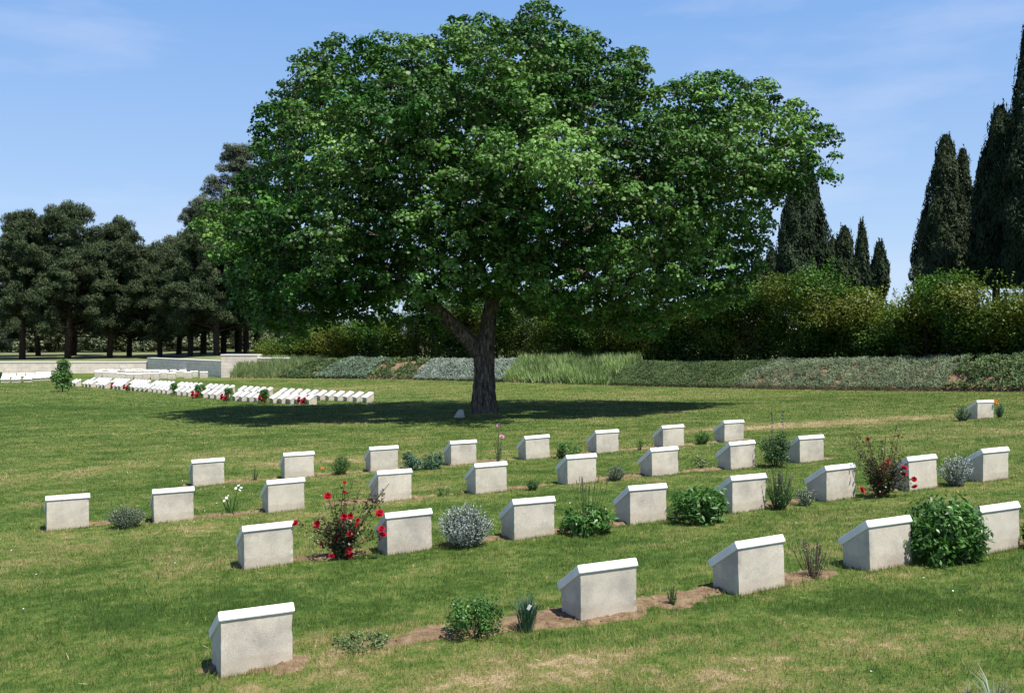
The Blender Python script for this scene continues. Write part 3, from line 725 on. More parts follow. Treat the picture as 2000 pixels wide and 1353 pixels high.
planting('iris_leaves', 'bright upright iris leaves on the bank right of the trunk', 985, 1185, 1020, 1255, 190, .44, .065, M['irisb'], 'blade', .2, hf=4)
planting('dark_mat', 'dark green lumpy mat on the bank under the hedge', 1185, 1430, 1255, 1525, 1000, .13, .030, M['lowgreen'], 'leaf', .27, hf=3)
planting('lavender_mat', 'wide grey green lavender cover with dark gaps on bank', 1430, 1840, 1525, 1900, 900, .20, .027, M['lavcover'], 'leaf', .37, hf=3.6)
planting('mixed_cover', 'mixed dark shrubs and bare soil at right end of bank', 1840, 2200, 1900, 2250, 420, .22, .045, M['lowgreen'], 'leaf', .42, hf=2.2)

# ------------------------------------------------------------------ hedge along the top of the bank
def hedge():
    tops = [(560, 645), (600, 612), (700, 590), (800, 580), (880, 545), (1000, 545), (1100, 570), (1200, 570), (1290, 560), (1400, 545), (1480, 545), (1540, 540), (1600, 514), (1650, 535), (1700, 552), (1800, 548), (1850, 535), (1890, 500), (1930, 525), (2000, 515), (2200, 495)]
    s = np.linspace(0.8, SL[-1], 900); base = bank_pt(s, np.ones_like(s))
    ni = np.stack([np.interp(s, SL, Nn[:, 0]), np.interp(s, SL, Nn[:, 1])], 1)
    cx = base[:, 0] + ni[:, 0] * 1.9; cy = base[:, 1] + ni[:, 1] * 1.9; px = 1000 + F * cx / cy
    topz = np.array([(HZ - interp(tops, p) - 24) / F * y for p, y in zip(px, cy)]) + 1.0 * (fbm(s * .6, s * 0, 0, 19, 3) - .5) * 2; bz = base[:, 2]
    t = empty('hedge', (cx[450], cy[450], bz[450])); L0 = np.array(t.location)
    # lobes
    lob = []
    for k in range(950):
        i = int(rng.integers(0, 900)); H = topz[i] - bz[i]; v = rng.uniform(.0, 1) ** .85; r = rng.uniform(.4, 1.05)
        w = rng.uniform(-1.5, 1.1) if v > .55 else rng.uniform(-.55, 1.0)
        zc = bz[i] + .1 + v * (H - .1 - r * .7)
        lob.append((cx[i] + ni[i, 0] * w, cy[i] + ni[i, 1] * w, zc, r, v))
    Ps, Ns, Ts = [], [], []
    for x, y, z, r, v in lob:
        n = int(430 * (r / .6) ** 1.8); d = rdir(n); rr = r * rng.uniform(.62, 1.1, n) * (1 + .7 * (vnoise(d[:, 0] * 2.5 + x, d[:, 1] * 2.5 + y, d[:, 2] * 2.5 + z, 5) - .5))
        Ps.append(np.array([x, y, z]) + d * rr[:, None] * np.array([1, 1, .85])); Ns.append(d + .7 * rng.normal(size=(n, 3)) + [0, 0, .3])
        lt = rng.uniform(0, 1)
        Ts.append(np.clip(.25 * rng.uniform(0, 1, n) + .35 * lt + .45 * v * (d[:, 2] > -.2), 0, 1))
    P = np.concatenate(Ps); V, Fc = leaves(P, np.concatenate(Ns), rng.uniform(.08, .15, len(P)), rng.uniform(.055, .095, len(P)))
    # shoots standing out of the top
    n = 1500; i = rng.integers(0, 900, n); b = np.stack([cx[i] + rng.uniform(-1, 1, n) * .9, cy[i] + rng.uniform(-.8, .8, n), topz[i] - rng.uniform(0, .35, n)], 1)
    sh = np.repeat(b, 7, 0) + np.tile(np.linspace(0, 1, 7), n)[:, None] * np.repeat(np.stack([rng.normal(0, .1, n), rng.normal(0, .1, n), rng.uniform(.15, .42, n)], 1), 7, 0) + rng.normal(0, .03, (n * 7, 3))
    V2, F2 = leaves(sh, rng.normal(size=(n * 7, 3)) + [0, -.3, .4], .11, .06)
    V, Fc = join([(V, Fc), (V2, F2)])
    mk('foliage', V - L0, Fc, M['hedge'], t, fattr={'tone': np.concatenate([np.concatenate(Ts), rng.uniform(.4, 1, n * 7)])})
    n = 420; i = rng.integers(0, 900, n); A = np.stack([cx[i] + rng.uniform(-.8, .8, n), cy[i] + rng.uniform(-.8, .8, n), bz[i] - .1], 1); Bp = A + np.stack([rng.normal(0, .4, n), rng.normal(0, .4, n), (topz[i] - bz[i]) * .8], 1)
    V, Fc = frusta(A, Bp, .03, .01, 4); mk('stems', V - L0, Fc, M['pinebark'], t)
    tag(t, 'tall uneven olive green hedge along the top of the planted bank', 'hedge')
hedge()

# ------------------------------------------------------------------ trees
def cypress(px, d, zb, spires, label, mat, grey=False):
    """spires: (px, top y, base width px, foot y)"""
    x0 = (px - 1000) / F * d; t = empty('cypress_tree', (x0, d, zb)); L0 = np.array([x0, d, zb]); Ps, Ns, As, Ts = [], [], [], []
    for (sx, ty, wpx, by) in spires:
        x = (sx - 1000) / F * d; ztop = (HZ - ty) / F * d; zbot = max(zb, (HZ - by) / F * d); H = ztop - zbot; Rm = wpx * 1.22 / 2 / F * d
        n = int(np.clip(H * Rm * 1700, 2500, 30000))
        v = rng.uniform(0, 1, n); prof = np.minimum(1, (1.02 - v) ** .62 * 1.25) * np.minimum(1, .55 + v * 2.2)
        th = rng.uniform(0, 2 * np.pi, n)
        lump = .62 + .75 * vnoise(np.cos(th) * 2.0 + sx, np.sin(th) * 2.0, v * H * 1.0, 13)
        rr = Rm * prof * lump * rng.uniform(.55, 1.0, n) ** .5
        yo = d + (hash(sx) % 7 - 3) * .12
        Ps.append(np.stack([x + np.cos(th) * rr, yo + np.sin(th) * rr, zbot + v * H * (1.0)], 1))
        Ns.append(np.stack([np.cos(th), np.sin(th), .25 + 0 * th], 1) + .5 * rng.normal(size=(n, 3)))
        As.append(np.stack([np.cos(th) * .35, np.sin(th) * .35, 1 + 0 * th], 1)); Ts.append(np.clip(.2 + .6 * (lump - .62) / .75 + .3 * rng.uniform(-1, 1, n), 0, 1))
        m_ = int(H * 10); vv = rng.uniform(.35, 1.0, m_); th = rng.uniform(0, 2 * np.pi, m_); rr = Rm * np.minimum(1, (1.03 - vv) ** .62 * 1.25) * 1.02
        for q in range(4):
            Ps.append(np.stack([x + np.cos(th) * rr, yo + np.sin(th) * rr, zbot + vv * H + .12 * q], 1)); Ns.append(rng.normal(size=(m_, 3))); As.append(np.tile([0, 0, 1.], (m_, 1))); Ts.append(rng.uniform(.2, .8, m_))
    P = np.concatenate(Ps); N = len(P)
    V, Fc = leaves(P, np.concatenate(Ns), rng.uniform(.16, .32, N) * d / 45, rng.uniform(.045, .09, N) * d / 45, .1, axis=np.concatenate(As))
    mk('crown', V - L0, Fc, mat, t, fattr={'tone': np.concatenate(Ts)})
    hz = (HZ - spires[0][1]) / F * d - zb
    V, Fc = sweep(*resample([(0, 0, -.2), (0.02, 0, hz * .5), (0, 0, hz * .93)], [.2, .12, .02], 12), k=8); mk('trunk', V, Fc, M['pinebark'], t, smooth=True)
    tag(t, label, 'cypress tree', 'cypresses behind the hedge')
M_c, M_g = M['cypress'], M['cypressgrey']
cypress(2006, 41, -.3, [(2010, 40, 95, 560), (2045, 90, 110, 560), (1992, 210, 60, 560)], 'tallest dark cypress, cut by the right edge of the photo', M_c)
cypress(1945, 43, -.3, [(1946, 212, 88, 560), (1930, 290, 48, 560), (1968, 290, 66, 560), (1924, 420, 48, 560), (1968, 330, 92, 560)], 'broad black cypress with pointed top left of the tallest cypress', M_c)
cypress(1838, 46, -.4, [(1842, 268, 74, 580), (1878, 294, 56, 560), (1816, 400, 62, 580), (1858, 345, 80, 580), (1834, 430, 84, 580)], 'grey green cypress whose top forks into two plumes', M_g)
cypress(1722, 60, -.6, [(1720, 474, 34, 580)], 'small lone cone shaped cypress in the sky gap', M_c)
cypress(1683, 56, -.6, [(1683, 436, 26, 580)], 'slim pencil shaped cypress rising just above the hedge', M_c)
cypress(1642, 54, -.6, [(1645, 445, 46, 580), (1625, 470, 44, 580)], 'greyish blunt cypress left of the slim pencil cypress', M_g)
cypress(1568, 47, -.5, [(1572, 320, 84, 580), (1548, 370, 60, 580), (1600, 400, 36, 580)], 'wide dark cypress half hidden behind the big tree crown', M_c)
cypress(1505, 52, -.6, [(1507, 488, 38, 580), (1480, 500, 34, 580)], 'short grey cypress showing under the right limbs of the big tree', M_g)

def grow(skel, clumps, step=.4, tip=.007, expo=2.2, sag=.12):
    """attach every clump to the nearest branch, returns nodes, parents, radii"""
    nodes = [np.array(p, float) for p, _ in skel]; par = [q for _, q in skel]
    arr = np.array(nodes); order = np.argsort([np.min(np.linalg.norm(arr - c, axis=1)) for c in clumps])
    buf = np.zeros((len(clumps) * 8 + len(arr) + 50, 3)); n = len(arr); buf[:n] = arr; ends = []
    for oi in order:
        c = clumps[oi]; dv = c - buf[:n]; dist_ = np.linalg.norm(dv, axis=1); cost = dist_ * (1 + .35 * np.clip(-dv[:, 2] / (dist_ + .01), 0, 1)) 
        j = int(np.argmin(cost)); L = dist_[j]; k = max(1, min(12, int(L / step))); a = buf[j].copy(); prev = j; jit = rng.normal(0, .07 * L, 3)
        for q in range(1, k + 1):
            f = q / k; pt = a + (c - a) * f + jit * math.sin(f * math.pi) + np.array([0, 0, sag * L * math.sin(f * math.pi)])
            if n >= len(buf): buf = np.concatenate([buf, np.zeros((2000, 3))])
            buf[n] = pt; par.append(prev); prev = n; n += 1
        ends.append(prev)
    rad_ = np.zeros(n); 
    for e in ends: rad_[e] += tip ** expo
    for i in range(n - 1, 0, -1):
        if rad_[i] == 0: rad_[i] = tip ** expo
        rad_[par[i]] += rad_[i]
    return buf[:n], np.array(par), rad_ ** (1 / expo)

def main_tree():
    b = gp(945, 806); d0 = b[1]; sc = d0 / F
    t = empty('broadleaf_tree', b); L0 = b.copy()
    W = lambda px, py, off=0.0: np.array([(px - 1000) / F * (d0 + off), d0 + off, (HZ - py) / F * (d0 + off)])
    outline = [(460, 598), (438, 545), (408, 500), (378, 452), (374, 436), (400, 400), (440, 378), (470, 335), (505, 322), (488, 262), (506, 205), (535, 165), (560, 128), (608, 92), (640, 68), (700, 74), (757, 64), (800, 76), (850, 72), (878, 32), (940, 22), (1000, 46), (1022, 12), (1062, -2), (1100, 22), (1130, 58), (1162, 54), (1200, 92), (1240, 80), (1270, 132), (1266, 172), (1312, 158), (1370, 142), (1412, 128), (1450, 162), (1492, 150), (1530, 190), (1570, 198), (1610, 240), (1676, 276), (1668, 306), (1625, 318), (1645, 362), (1595, 358), (1572, 408), (1512, 415), (1500, 478), (1492, 548), (1450, 585), (1395, 612), (1310, 622), (1285, 662), (1235, 668), (1190, 640), (1130, 655), (1070, 635), (1010, 612), (985, 585), (925, 590), (880, 612), (850, 640), (790, 640), (740, 650), (700, 628), (640, 640), (560, 680), (520, 650), (480, 635)]
    # rosettes of leaves over a lobed crown volume, bigger loose clumps inside it
    def cloud(N, shell_frac, lo, hi):
        px = rng.uniform(365, 1660, N); py = rng.uniform(-5, 690, N)
        ins = inside(outline, px, py); px, py = px[ins], py[ins]; ed = edge_dist(outline, px, py)
        T = 5.9 * np.sqrt(np.clip(ed / 330, 0, 1)) * np.clip(1.25 - np.abs(px - 960) / 1400, .5, 1)
        sg = np.where(rng.uniform(-1, 1, len(px)) > 0, 1., -1.)
        T = T * (.48 + 1.0 * fbm(px / 105, py / 62, sg * 3, 92, 2))           # boughs bulging out one above another
        u = rng.uniform(-1, 1, len(px)); shell = rng.uniform(0, 1, len(px)) < shell_frac
        off = np.where(shell, sg * T * rng.uniform(lo, hi, len(px)), T * u * .8) - 1.0
        C = np.stack([(px - 1000) / F * (d0 + off), d0 + off, (HZ - py) / F * (d0 + off)], 1)
        nz = fbm(C[:, 0] * .8, C[:, 1] * .8, C[:, 2] * 1.15, 91, 3)
        return px, py, ed, off, C, nz, shell
    def thin(C, sp):
        out = []; cell = {}
        for i, c in enumerate(C):
            k = tuple((c // sp).astype(int)); ok = True
            for a in (-1, 0, 1):
                for bb_ in (-1, 0, 1):
                    for e in (-1, 0, 1):
                        for j in cell.get((k[0] + a, k[1] + bb_, k[2] + e), ()):
                            q = C[j] - c
                            if q[0] * q[0] + q[1] * q[1] + q[2] * q[2] < sp * sp: ok = False; break
                        if not ok: break
                    if not ok: break
                if not ok: break
            if ok: cell.setdefault(k, []).append(i); out.append(i)
        return out
    px, py, ed, off, C, nz, shell = cloud(42000, .86, .70, 1.0)
    keep = (nz > np.where(py > 470, .37, .43)) & (ed > 7) & ~((py > 598 - .12 * np.abs(px - 930)) & (px > 852) & (px < 998))
    sx_ = C[:, 0] - C[:, 2] * sun_dir[0] / sun_dir[2]; sy_ = C[:, 1] - C[:, 2] * sun_dir[1] / sun_dir[2]; keep &= fbm(sx_ * .85, sy_ * .85, 0, 97, 2) > .27
    C, ed, off = C[keep], ed[keep], off[keep]; o_ = thin(C, .40); C, ed, off = C[o_], ed[o_], off[o_]
    px, py, ed2, off2, C2, nz, shell = cloud(9000, .25, .35, .7)
    sx_ = C2[:, 0] - C2[:, 2] * sun_dir[0] / sun_dir[2]; sy_ = C2[:, 1] - C2[:, 2] * sun_dir[1] / sun_dir[2]
    keep = (fbm(sx_ * .85, sy_ * .85, 0, 97, 2) > .30) & (nz > .33) & (ed2 > 42) & ~((py > 560) & (px > 840) & (px < 1010)); C2 = C2[keep]; C2 = C2[thin(C2, .72)]
    nA = len(C); C = np.concatenate([C, C2]); ed = np.r_[ed, np.full(len(C2), 100.)]; off = np.r_[off, np.zeros(len(C2))]
    cen = W(960, 400, -.5)
    print('clumps', len(C))
    # skeleton
    tr = [(945, 806, 0), (945, 770, 0), (946, 730, .02), (945, 692, .05), (951, 655, .1), (955, 620, .2), (962, 585, .2)]
    lf = [(940, 700, .02), (918, 668, -.1), (892, 640, -.3), (860, 610, -.6), (800, 560, -1.0), (730, 500, -1.2), (640, 440, -1.0)]
    limbs = [
        [(962, 585, .2), (985, 540, .3), (1000, 470, .2), (1010, 380, 0), (1020, 280, 0), (1040, 170, .2), (1055, 80, .2)],
        [(962, 585, .2), (1010, 545, -.4), (1080, 500, -1.2), (1160, 440, -2.0), (1230, 380, -2.4)],
        [(985, 540, .3), (1050, 480, .8), (1150, 410, 1.2), (1270, 350, 1.2), (1390, 310, .8), (1500, 280, .4)],
        [(1270, 350, 1.2), (1370, 360, .8), (1440, 345, .3), (1540, 330, .1)],
        [(962, 585, .2), (940, 520, .8), (900, 440, 1.4), (850, 340, 1.6), (800, 240, 1.3), (760, 160, 1.0)],
        [(860, 610, -.6), (820, 520, -.2), (770, 420, .4), (700, 330, .6), (620, 260, .4), (560, 210, .2)],
        [(1000, 470, .2), (960, 380, -.8), (930, 280, -1.6), (910, 180, -1.2), (915, 100, -.6)],
        [(1010, 380, 0), (1090, 290, .4), (1150, 200, .4), (1200, 140, .3)],
        [(800, 560, -1.0), (700, 560, -1.5), (600, 560, -1.2), (520, 560, -.6)],
        [(1080, 500, -1.2), (1150, 540, -1.8), (1220, 580, -2.0)], [(985, 540, .3), (1080, 540, 2), (1200, 500, 3.2)], [(940, 520, .8), (820, 500, 2.2), (700, 460, 3.2)]]
    skel = [(W(*tr[0]), -1)]
    def add(chain, start, n):
        pts, _ = resample([W(*c) for c in chain], np.zeros(len(chain)), n); prev = start
        for q in pts[1:]:
            skel.append((q, prev)); prev = len(skel) - 1
    add(tr, 0, 14)
    def near(pnt): return int(np.argmin([np.linalg.norm(p - pnt) for p, _ in skel]))
    for ch in [lf] + limbs: add(ch, near(W(*ch[0])), 4 + 3 * len(ch))
    nS = len(skel)
    nodes, par, rad_ = grow(skel, C, .45, .0055, 2.15)
    rad_ = np.minimum(rad_, .24)
    i = np.arange(1, len(nodes)); i = i[par[i] >= 0]
    i = i[i > 13]
    ra = np.minimum(rad_[par[i]], rad_[i] * 1.35)
    thick = rad_[i] > .03
    V1, F1 = frusta(nodes[par[i]][thick], nodes[i][thick] + (nodes[i] - nodes[par[i]])[thick] * .08, ra[thick], rad_[i][thick], 8)
    for a_, b_, r0_, r1_, n_ in ((0, None, .21, .07, 40), (1, None, .15, .05, 24), (4, None, .14, .04, 30), (2, None, .12, .04, 30)):
        Pq, rq = resample([W(*c) for c in limbs[a_]], np.linspace(r0_, r1_, len(limbs[a_])), n_); q = sweep(Pq, rq, 12, .05, a_); V1, F1 = join([(V1, F1), q])
    V2, F2 = frusta(nodes[par[i]][~thick], nodes[i][~thick], ra[~thick], rad_[i][~thick], 4)
    # trunk and fork
    rs = [.40, .325, .30, .31, .235, .225, .20]
    trp = [W(*c) for c in tr]; trp[0] = trp[0] - [0, 0, .15]
    P_, r_ = resample(trp, [.45, .325, .29, .30, .24, .225, .21], 70); V3, F3 = sweep(P_, r_, 40, .09, 3, 5)
    P_, r_ = resample([W(*c) for c in lf[:5]], [.19, .22, .205, .18, .14], 44); V4, F4 = sweep(P_, r_, 24, .06, 6, 4)
    # root flare
    # leaves
    Ps, Ns, Ts, Ls = [], [], [], []
    big = fbm(C[:, 0] * .7, C[:, 1] * .7, C[:, 2] * .9, 61, 2)
    for q_, (c, e, o_) in enumerate(zip(C, ed, off)):
        outw = unit((c - cen) / np.array([9, 6, 5.])); inner_ = q_ >= nA
        r = rng.uniform(.38, .58) if inner_ else rng.uniform(.17, .36); n = 64 if inner_ else int(rng.uniform(66, 86) * (r / .27) ** 1.7)
        d = rdir(n); d[:, 2] = np.where((d[:, 2] < -.1) & (rng.uniform(0, 1, n) < .6), -d[:, 2], d[:, 2]); rr = rng.uniform(.15, 1, n) ** .4
        p = c + d * rr[:, None] * np.array([r, r, r * .72])
        Ps.append(p); Ns.append(d * .75 + np.array([0, 0, .45]) + .45 * rng.normal(size=(n, 3)) + outw * .2)
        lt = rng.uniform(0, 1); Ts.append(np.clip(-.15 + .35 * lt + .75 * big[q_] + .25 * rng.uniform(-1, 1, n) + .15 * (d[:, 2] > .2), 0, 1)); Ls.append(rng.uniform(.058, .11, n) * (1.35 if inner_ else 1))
    P = np.concatenate(Ps); Nv = np.concatenate(Ns); Tn = np.concatenate(Ts); print('leaves', len(P))
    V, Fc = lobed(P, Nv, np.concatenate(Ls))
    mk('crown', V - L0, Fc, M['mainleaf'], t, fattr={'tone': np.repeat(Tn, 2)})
    # bare dead twigs on the near side of the crown
    A_, B_ = [], []
    front = np.where((off < -2.2))[0]
    for j in rng.choice(front, 55, replace=False):
        a = C[j] + [rng.normal(0, .2), -.35, 0]; dr = unit(np.array([rng.normal(0, 1), -.5, rng.normal(-.2, .7)])); L = rng.uniform(.25, .6)
        m1 = a + dr * L * .5; e1_ = m1 + unit(dr + rng.normal(0, .35, 3)) * L * .5; e2_ = m1 + unit(dr + rng.normal(0, .6, 3)) * L * .4
        A_ += [a, m1, m1]; B_ += [m1, e1_, e2_]
    V, Fc = join([(V1, F1), (V2, F2), (V3, F3), (V4, F4), frusta(A_, B_, .010, .006, 4)])
    mk('trunk', V - L0, Fc, M['bark'], t, smooth=True)
    tag(t, 'large spreading broadleaf tree with forked trunk standing alone on the lawn', 'tree')
main_tree()

def pine(px, d, ybase, ytop, rpx, seed, label, mat, lean=0.0, crown0=.30, zb=None, group='pines beyond the wall', dens=1.0):
    global rng
    keep = rng; rng = np.random.default_rng(seed)
    x0 = (px - 1000) / F * d; z0 = zb if zb is not None else (HZ - ybase) / F * d; zt = (HZ - ytop) / F * d; H = zt - z0; Rr = rpx / F * d
    t = empty('pine_tree', (x0, d, z0))
    pts = [(0, 0, -.3), (lean * .15, 0, H * .15), (lean * .5 + rng.normal(0, .12), 0, H * .4), (lean * .9, 0, H * .7), (lean, 0, H * .96)]
    P_, r_ = resample(pts, [.26, .23, .19, .11, .03], 26); V, Fc = sweep(P_, r_ * (H / 10) ** .5, 10, .08, seed)
    # pads of needles
    n = int(125 * dens); C = []
    for k in range(n):
        v = crown0 + (1 - crown0) * ((k + rng.uniform(0, 1)) / n) ** .9; f = (v - crown0) / (1 - crown0)
        pr = min(1.0, .62 + 1.6 * f) * (1.02 - f) ** .55 * 1.12
        th = rng.uniform(0, 2 * np.pi); q = Rr * pr * rng.uniform(.25, 1) ** .6
        C.append([lean * v + np.cos(th) * q, np.sin(th) * q, v * H - .12 * q])
    C = np.array(C); C[-1] = [lean, 0, H * .97]
    tz = np.clip(C[:, 2] - np.hypot(C[:, 0], C[:, 1]) * .25, H * .18, H * .95)
    A = np.stack([np.interp(tz, P_[:, 2], P_[:, 0]), np.interp(tz, P_[:, 2], P_[:, 1]), tz], 1)
    V2, F2 = frusta(A, C, .055, .02, 5); V, Fc = join([(V, Fc), (V2, F2)])
    mk('trunk', V, Fc, M['pinebark'], t, smooth=True)
    Ps, Ns, As, Ts = [], [], [], []
    for c in C:
        for s_ in range(int(rng.integers(3, 6))):
            cc = c + rng.normal(0, .36, 3) * [1, 1, .95]; r = rng.uniform(.38, .72); m_ = int(150 * (r / .5) ** 2)
            dd = rdir(m_); dd[:, 2] = np.where(dd[:, 2] < -.3, -dd[:, 2] * .5, dd[:, 2])
            Ps.append(cc + dd * (r * rng.uniform(.45, 1, m_) ** .5)[:, None] * [1, 1, 1.0]); As.append(dd + [0, 0, 1.0]); Ns.append(rng.normal(size=(m_, 3)) + dd * .6 + [0, -.2, .5])
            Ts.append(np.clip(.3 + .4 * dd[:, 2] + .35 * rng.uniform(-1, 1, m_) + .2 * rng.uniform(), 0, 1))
    P = np.concatenate(Ps); N = len(P)
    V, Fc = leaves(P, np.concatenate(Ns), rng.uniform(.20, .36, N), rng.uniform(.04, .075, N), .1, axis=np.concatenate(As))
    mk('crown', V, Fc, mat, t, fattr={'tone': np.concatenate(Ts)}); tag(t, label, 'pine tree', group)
    rng = keep
PT = [
 (-60, 90, 712, 425, 85, 0, 0, 'pine at the far left, cut by the left edge'),
 (43, 84, 711, 425, 72, .2, 0, 'dark round topped pine with sky holes, second trunk from the left edge'),
 (76, 96, 708, 480, 60, -1.0, 0, 'pine with a bent leaning trunk near the left edge'),
 (132, 86, 708, 408, 92, .2, 0, 'broad tallest pine of the left group with a pointed top'),
 (144, 98, 706, 470, 60, .3, 0, 'pine whose trunk stands close beside the broad tallest pine'),
 (213, 88, 706, 440, 64, .8, 0, 'pine with narrow peak right of the broad tallest pine'),
 (252, 94, 704, 492, 66, .2, 1, 'low grey green pine in the dip of the tree line'),
 (313, 90, 703, 490, 66, -.3, 0, 'pine right of the low dip, behind the shaded wall'),
 (349, 98, 700, 470, 60, .3, 1, 'slim trunked greyish pine behind the middle of the shaded wall'),
 (371, 88, 699, 465, 70, .4, 0, 'dark pine just left of the thick trunked pair'),
 (397, 94, 700, 395, 64, .2, 1, 'tall grey topped pine at the left edge of the big tree'),
 (423, 84, 702, 420, 78, -.2, 0, 'thick trunked pine near the white wall end'),
 (436, 96, 700, 400, 60, .4, 0, 'thinner pine standing against the thick trunked pine'),
 (465, 100, 698, 292, 78, .1, 1, 'highest grey pine, its crown rising over the left of the big tree'),
 (481, 90, 696, 430, 70, 0, 0, 'pine trunk just behind the white wall end'),
 (501, 96, 696, 420, 70, .2, 0, 'pine right of the white wall end'),
 (542, 88, 697, 440, 80, 0, 0, 'stout dark pine where the hedge begins')]
for k, (px, d, yb, yt, rp, lean, gm, lab) in enumerate(PT):
    rp *= 1.25
    pine(px, d, yb, yt, rp, 100 + k, lab, M['pineblue'] if gm else M['pine'], lean, crown0=(.22, .30, .26)[k % 3])

# low grey green trees far behind the pines
def round_tree(loc, H, Rr, seed, mat, n_l=70, trunk=True, leaf=.3):
    global rng
    keep = rng; rng = np.random.default_rng(seed); t = empty('olive_tree', loc); Ps, Ns = [], []
    for k in range(n_l):
        v = rng.uniform(.12, 1); th = rng.uniform(0, 2 * np.pi); q = Rr * math.sin(min(v, 1) * 2.4 + .5) ** .7 * rng.uniform(.3, 1)
        c = np.array([np.cos(th) * q, np.sin(th) * q, v * (H - .5)]); m_ = 130; dd = rdir(m_)
        Ps.append(c + dd * rng.uniform(.4, .8)); Ns.append(dd + .6 * rng.normal(size=(m_, 3)) + [0, 0, .4])
    P = np.concatenate(Ps); V, Fc = leaves(P, np.concatenate(Ns), rng.uniform(.7, 1.2, len(P)) * leaf, rng.uniform(.3, .6, len(P)) * leaf)
    mk('crown', V, Fc, mat, t, fattr={'tone': rng.uniform(0, 1, len(P))})
    V, Fc = sweep(*resample([(0, 0, -.3), (.1, 0, H * .4), (0, 0, H * .8)], [.16, .12, .03], 10), k=7); mk('trunk', V, Fc, M['pinebark'], t, smooth=True)
    rng = keep; return t
protoT = [round_tree((0, 0, 0), 4.6, 2.6, 500 + s, M['olive']) for s in range(4)]
spots = [(-80, 128), (-20, 118), (15, 130), (60, 116), (95, 126), (135, 120), (175, 131), (205, 117), (240, 127), (280, 119), (315, 130), (350, 121), (385, 128), (420, 118), (455, 129), (495, 121), (535, 127), (580, 118), (620, 125), (-55, 140), (45, 142), (150, 144), (260, 141), (365, 143), (470, 140), (560, 142)]
r0 = random.Random(4)
for k, (px, d) in enumerate(spots):
    loc = ((px - 1000) / F * d, d, -1.75); t = protoT[k] if k < 4 else copy_tree(protoT[k % 4])
    t.location = loc; t.rotation_euler = (0, 0, r0.uniform(0, 6.28)); s = r0.uniform(.95, 1.45); t.scale = (s * 1.15, s * 1.15, s)
    tag(t, f'low grey green tree behind the pines, {ORD[sorted(range(len(spots)), key=lambda q: spots[q][0]).index(k)]} from the left', 'tree', 'low trees behind the pines')

# young tree on the far lawn
def young_tree():
    b = gp(122, 765); d = b[1]; s = d / F; t = empty('young_tree', b); H = 62 * s; Ps, Ns = [], []
    for k in range(46):
        v = rng.uniform(.16, 1); th = rng.uniform(0, 2 * np.pi); q = 21 * s * math.sin(min(1, v * .95) * 2.7 + .25) * rng.uniform(.2, 1); c = np.array([np.cos(th) * q + .05 * v, np.sin(th) * q, v * H * .95])
        dd = rdir(40); Ps.append(c + dd * rng.uniform(.08, .22, 40)[:, None]); Ns.append(dd + .5 * rng.normal(size=(40, 3)) + [0, 0, .4])
    P = np.concatenate(Ps); V, Fc = leaves(P, np.concatenate(Ns), rng.uniform(.07, .13, len(P)), rng.uniform(.05, .08, len(P)))
    mk('crown', V, Fc, M['leafy'], t, fattr={'tone': rng.uniform(0, .9, len(P))})
    A = np.tile([0, 0, H * .15], (14, 1)); B_ = np.array(Ps)[::4][:12].mean(1); V, Fc = join([frusta([[0, 0, -.1]], [[0, 0, H * .7]], .035, .015, 8), frusta(np.tile([0, 0, H * .22], (len(B_), 1)), B_, .012, .005, 4)])
    mk('trunk', V, Fc, M['pinebark'], t); tag(t, 'small young green tree on the far lawn left of the long row', 'tree')
young_tree()

# ------------------------------------------------------------------ plants in the beds
def base_size(px, pby, pty, wpx):
    g = gp(px, pby); s = g[1] / F; return g, (pby - pty) * s, wpx * s

def bush(name, label, px, pby, pty, wpx, mat, leaf=(.03, .05), n=1400, lobes=26, cat='shrub', stem='stem', asp=.55, up=.4, group=None):
    g, H, Wd = base_size(px, pby, pty, wpx); t = empty(name, g); Ps, Ns, Ts = [], [], []
    A_, B_ = [], []
    for k in range(lobes):
        th = rng.uniform(0, 2 * np.pi); v = rng.uniform(.15, .82); q = Wd * .5 * math.sqrt(max(0, 1 - (v * .95) ** 2.4)) * rng.uniform(.2, .85) ** .6
        c = np.array([np.cos(th) * q, np.sin(th) * q, v * H]); m_ = n // lobes; dd = rdir(m_); r = min(Wd, H * 1.3) * rng.uniform(.14, .24)
        p = c + dd * r * rng.uniform(.5, 1, m_)[:, None]; p[:, 2] = np.maximum(p[:, 2], .01)
        Ps.append(p); Ns.append(dd * .7 + .55 * rng.normal(size=(m_, 3)) + [0, 0, up]); Ts.append(np.clip(rng.uniform(0, .7) + .3 * rng.uniform(-1, 1, m_) + .15, 0, 1))
        A_.append([c[0] * .15, c[1] * .15, -.02]); B_.append(c)
    P = np.concatenate(Ps); L = rng.uniform(*leaf, len(P)); V, Fc = leaves(P, np.concatenate(Ns), L, L * asp, .2)
    mk('foliage', V, Fc, mat, t, fattr={'tone': np.concatenate(Ts)}); V, Fc = frusta(A_, B_, .004, .002, 4); mk('stems', V, Fc, M[stem], t)
    tag(t, label, cat, group); return t

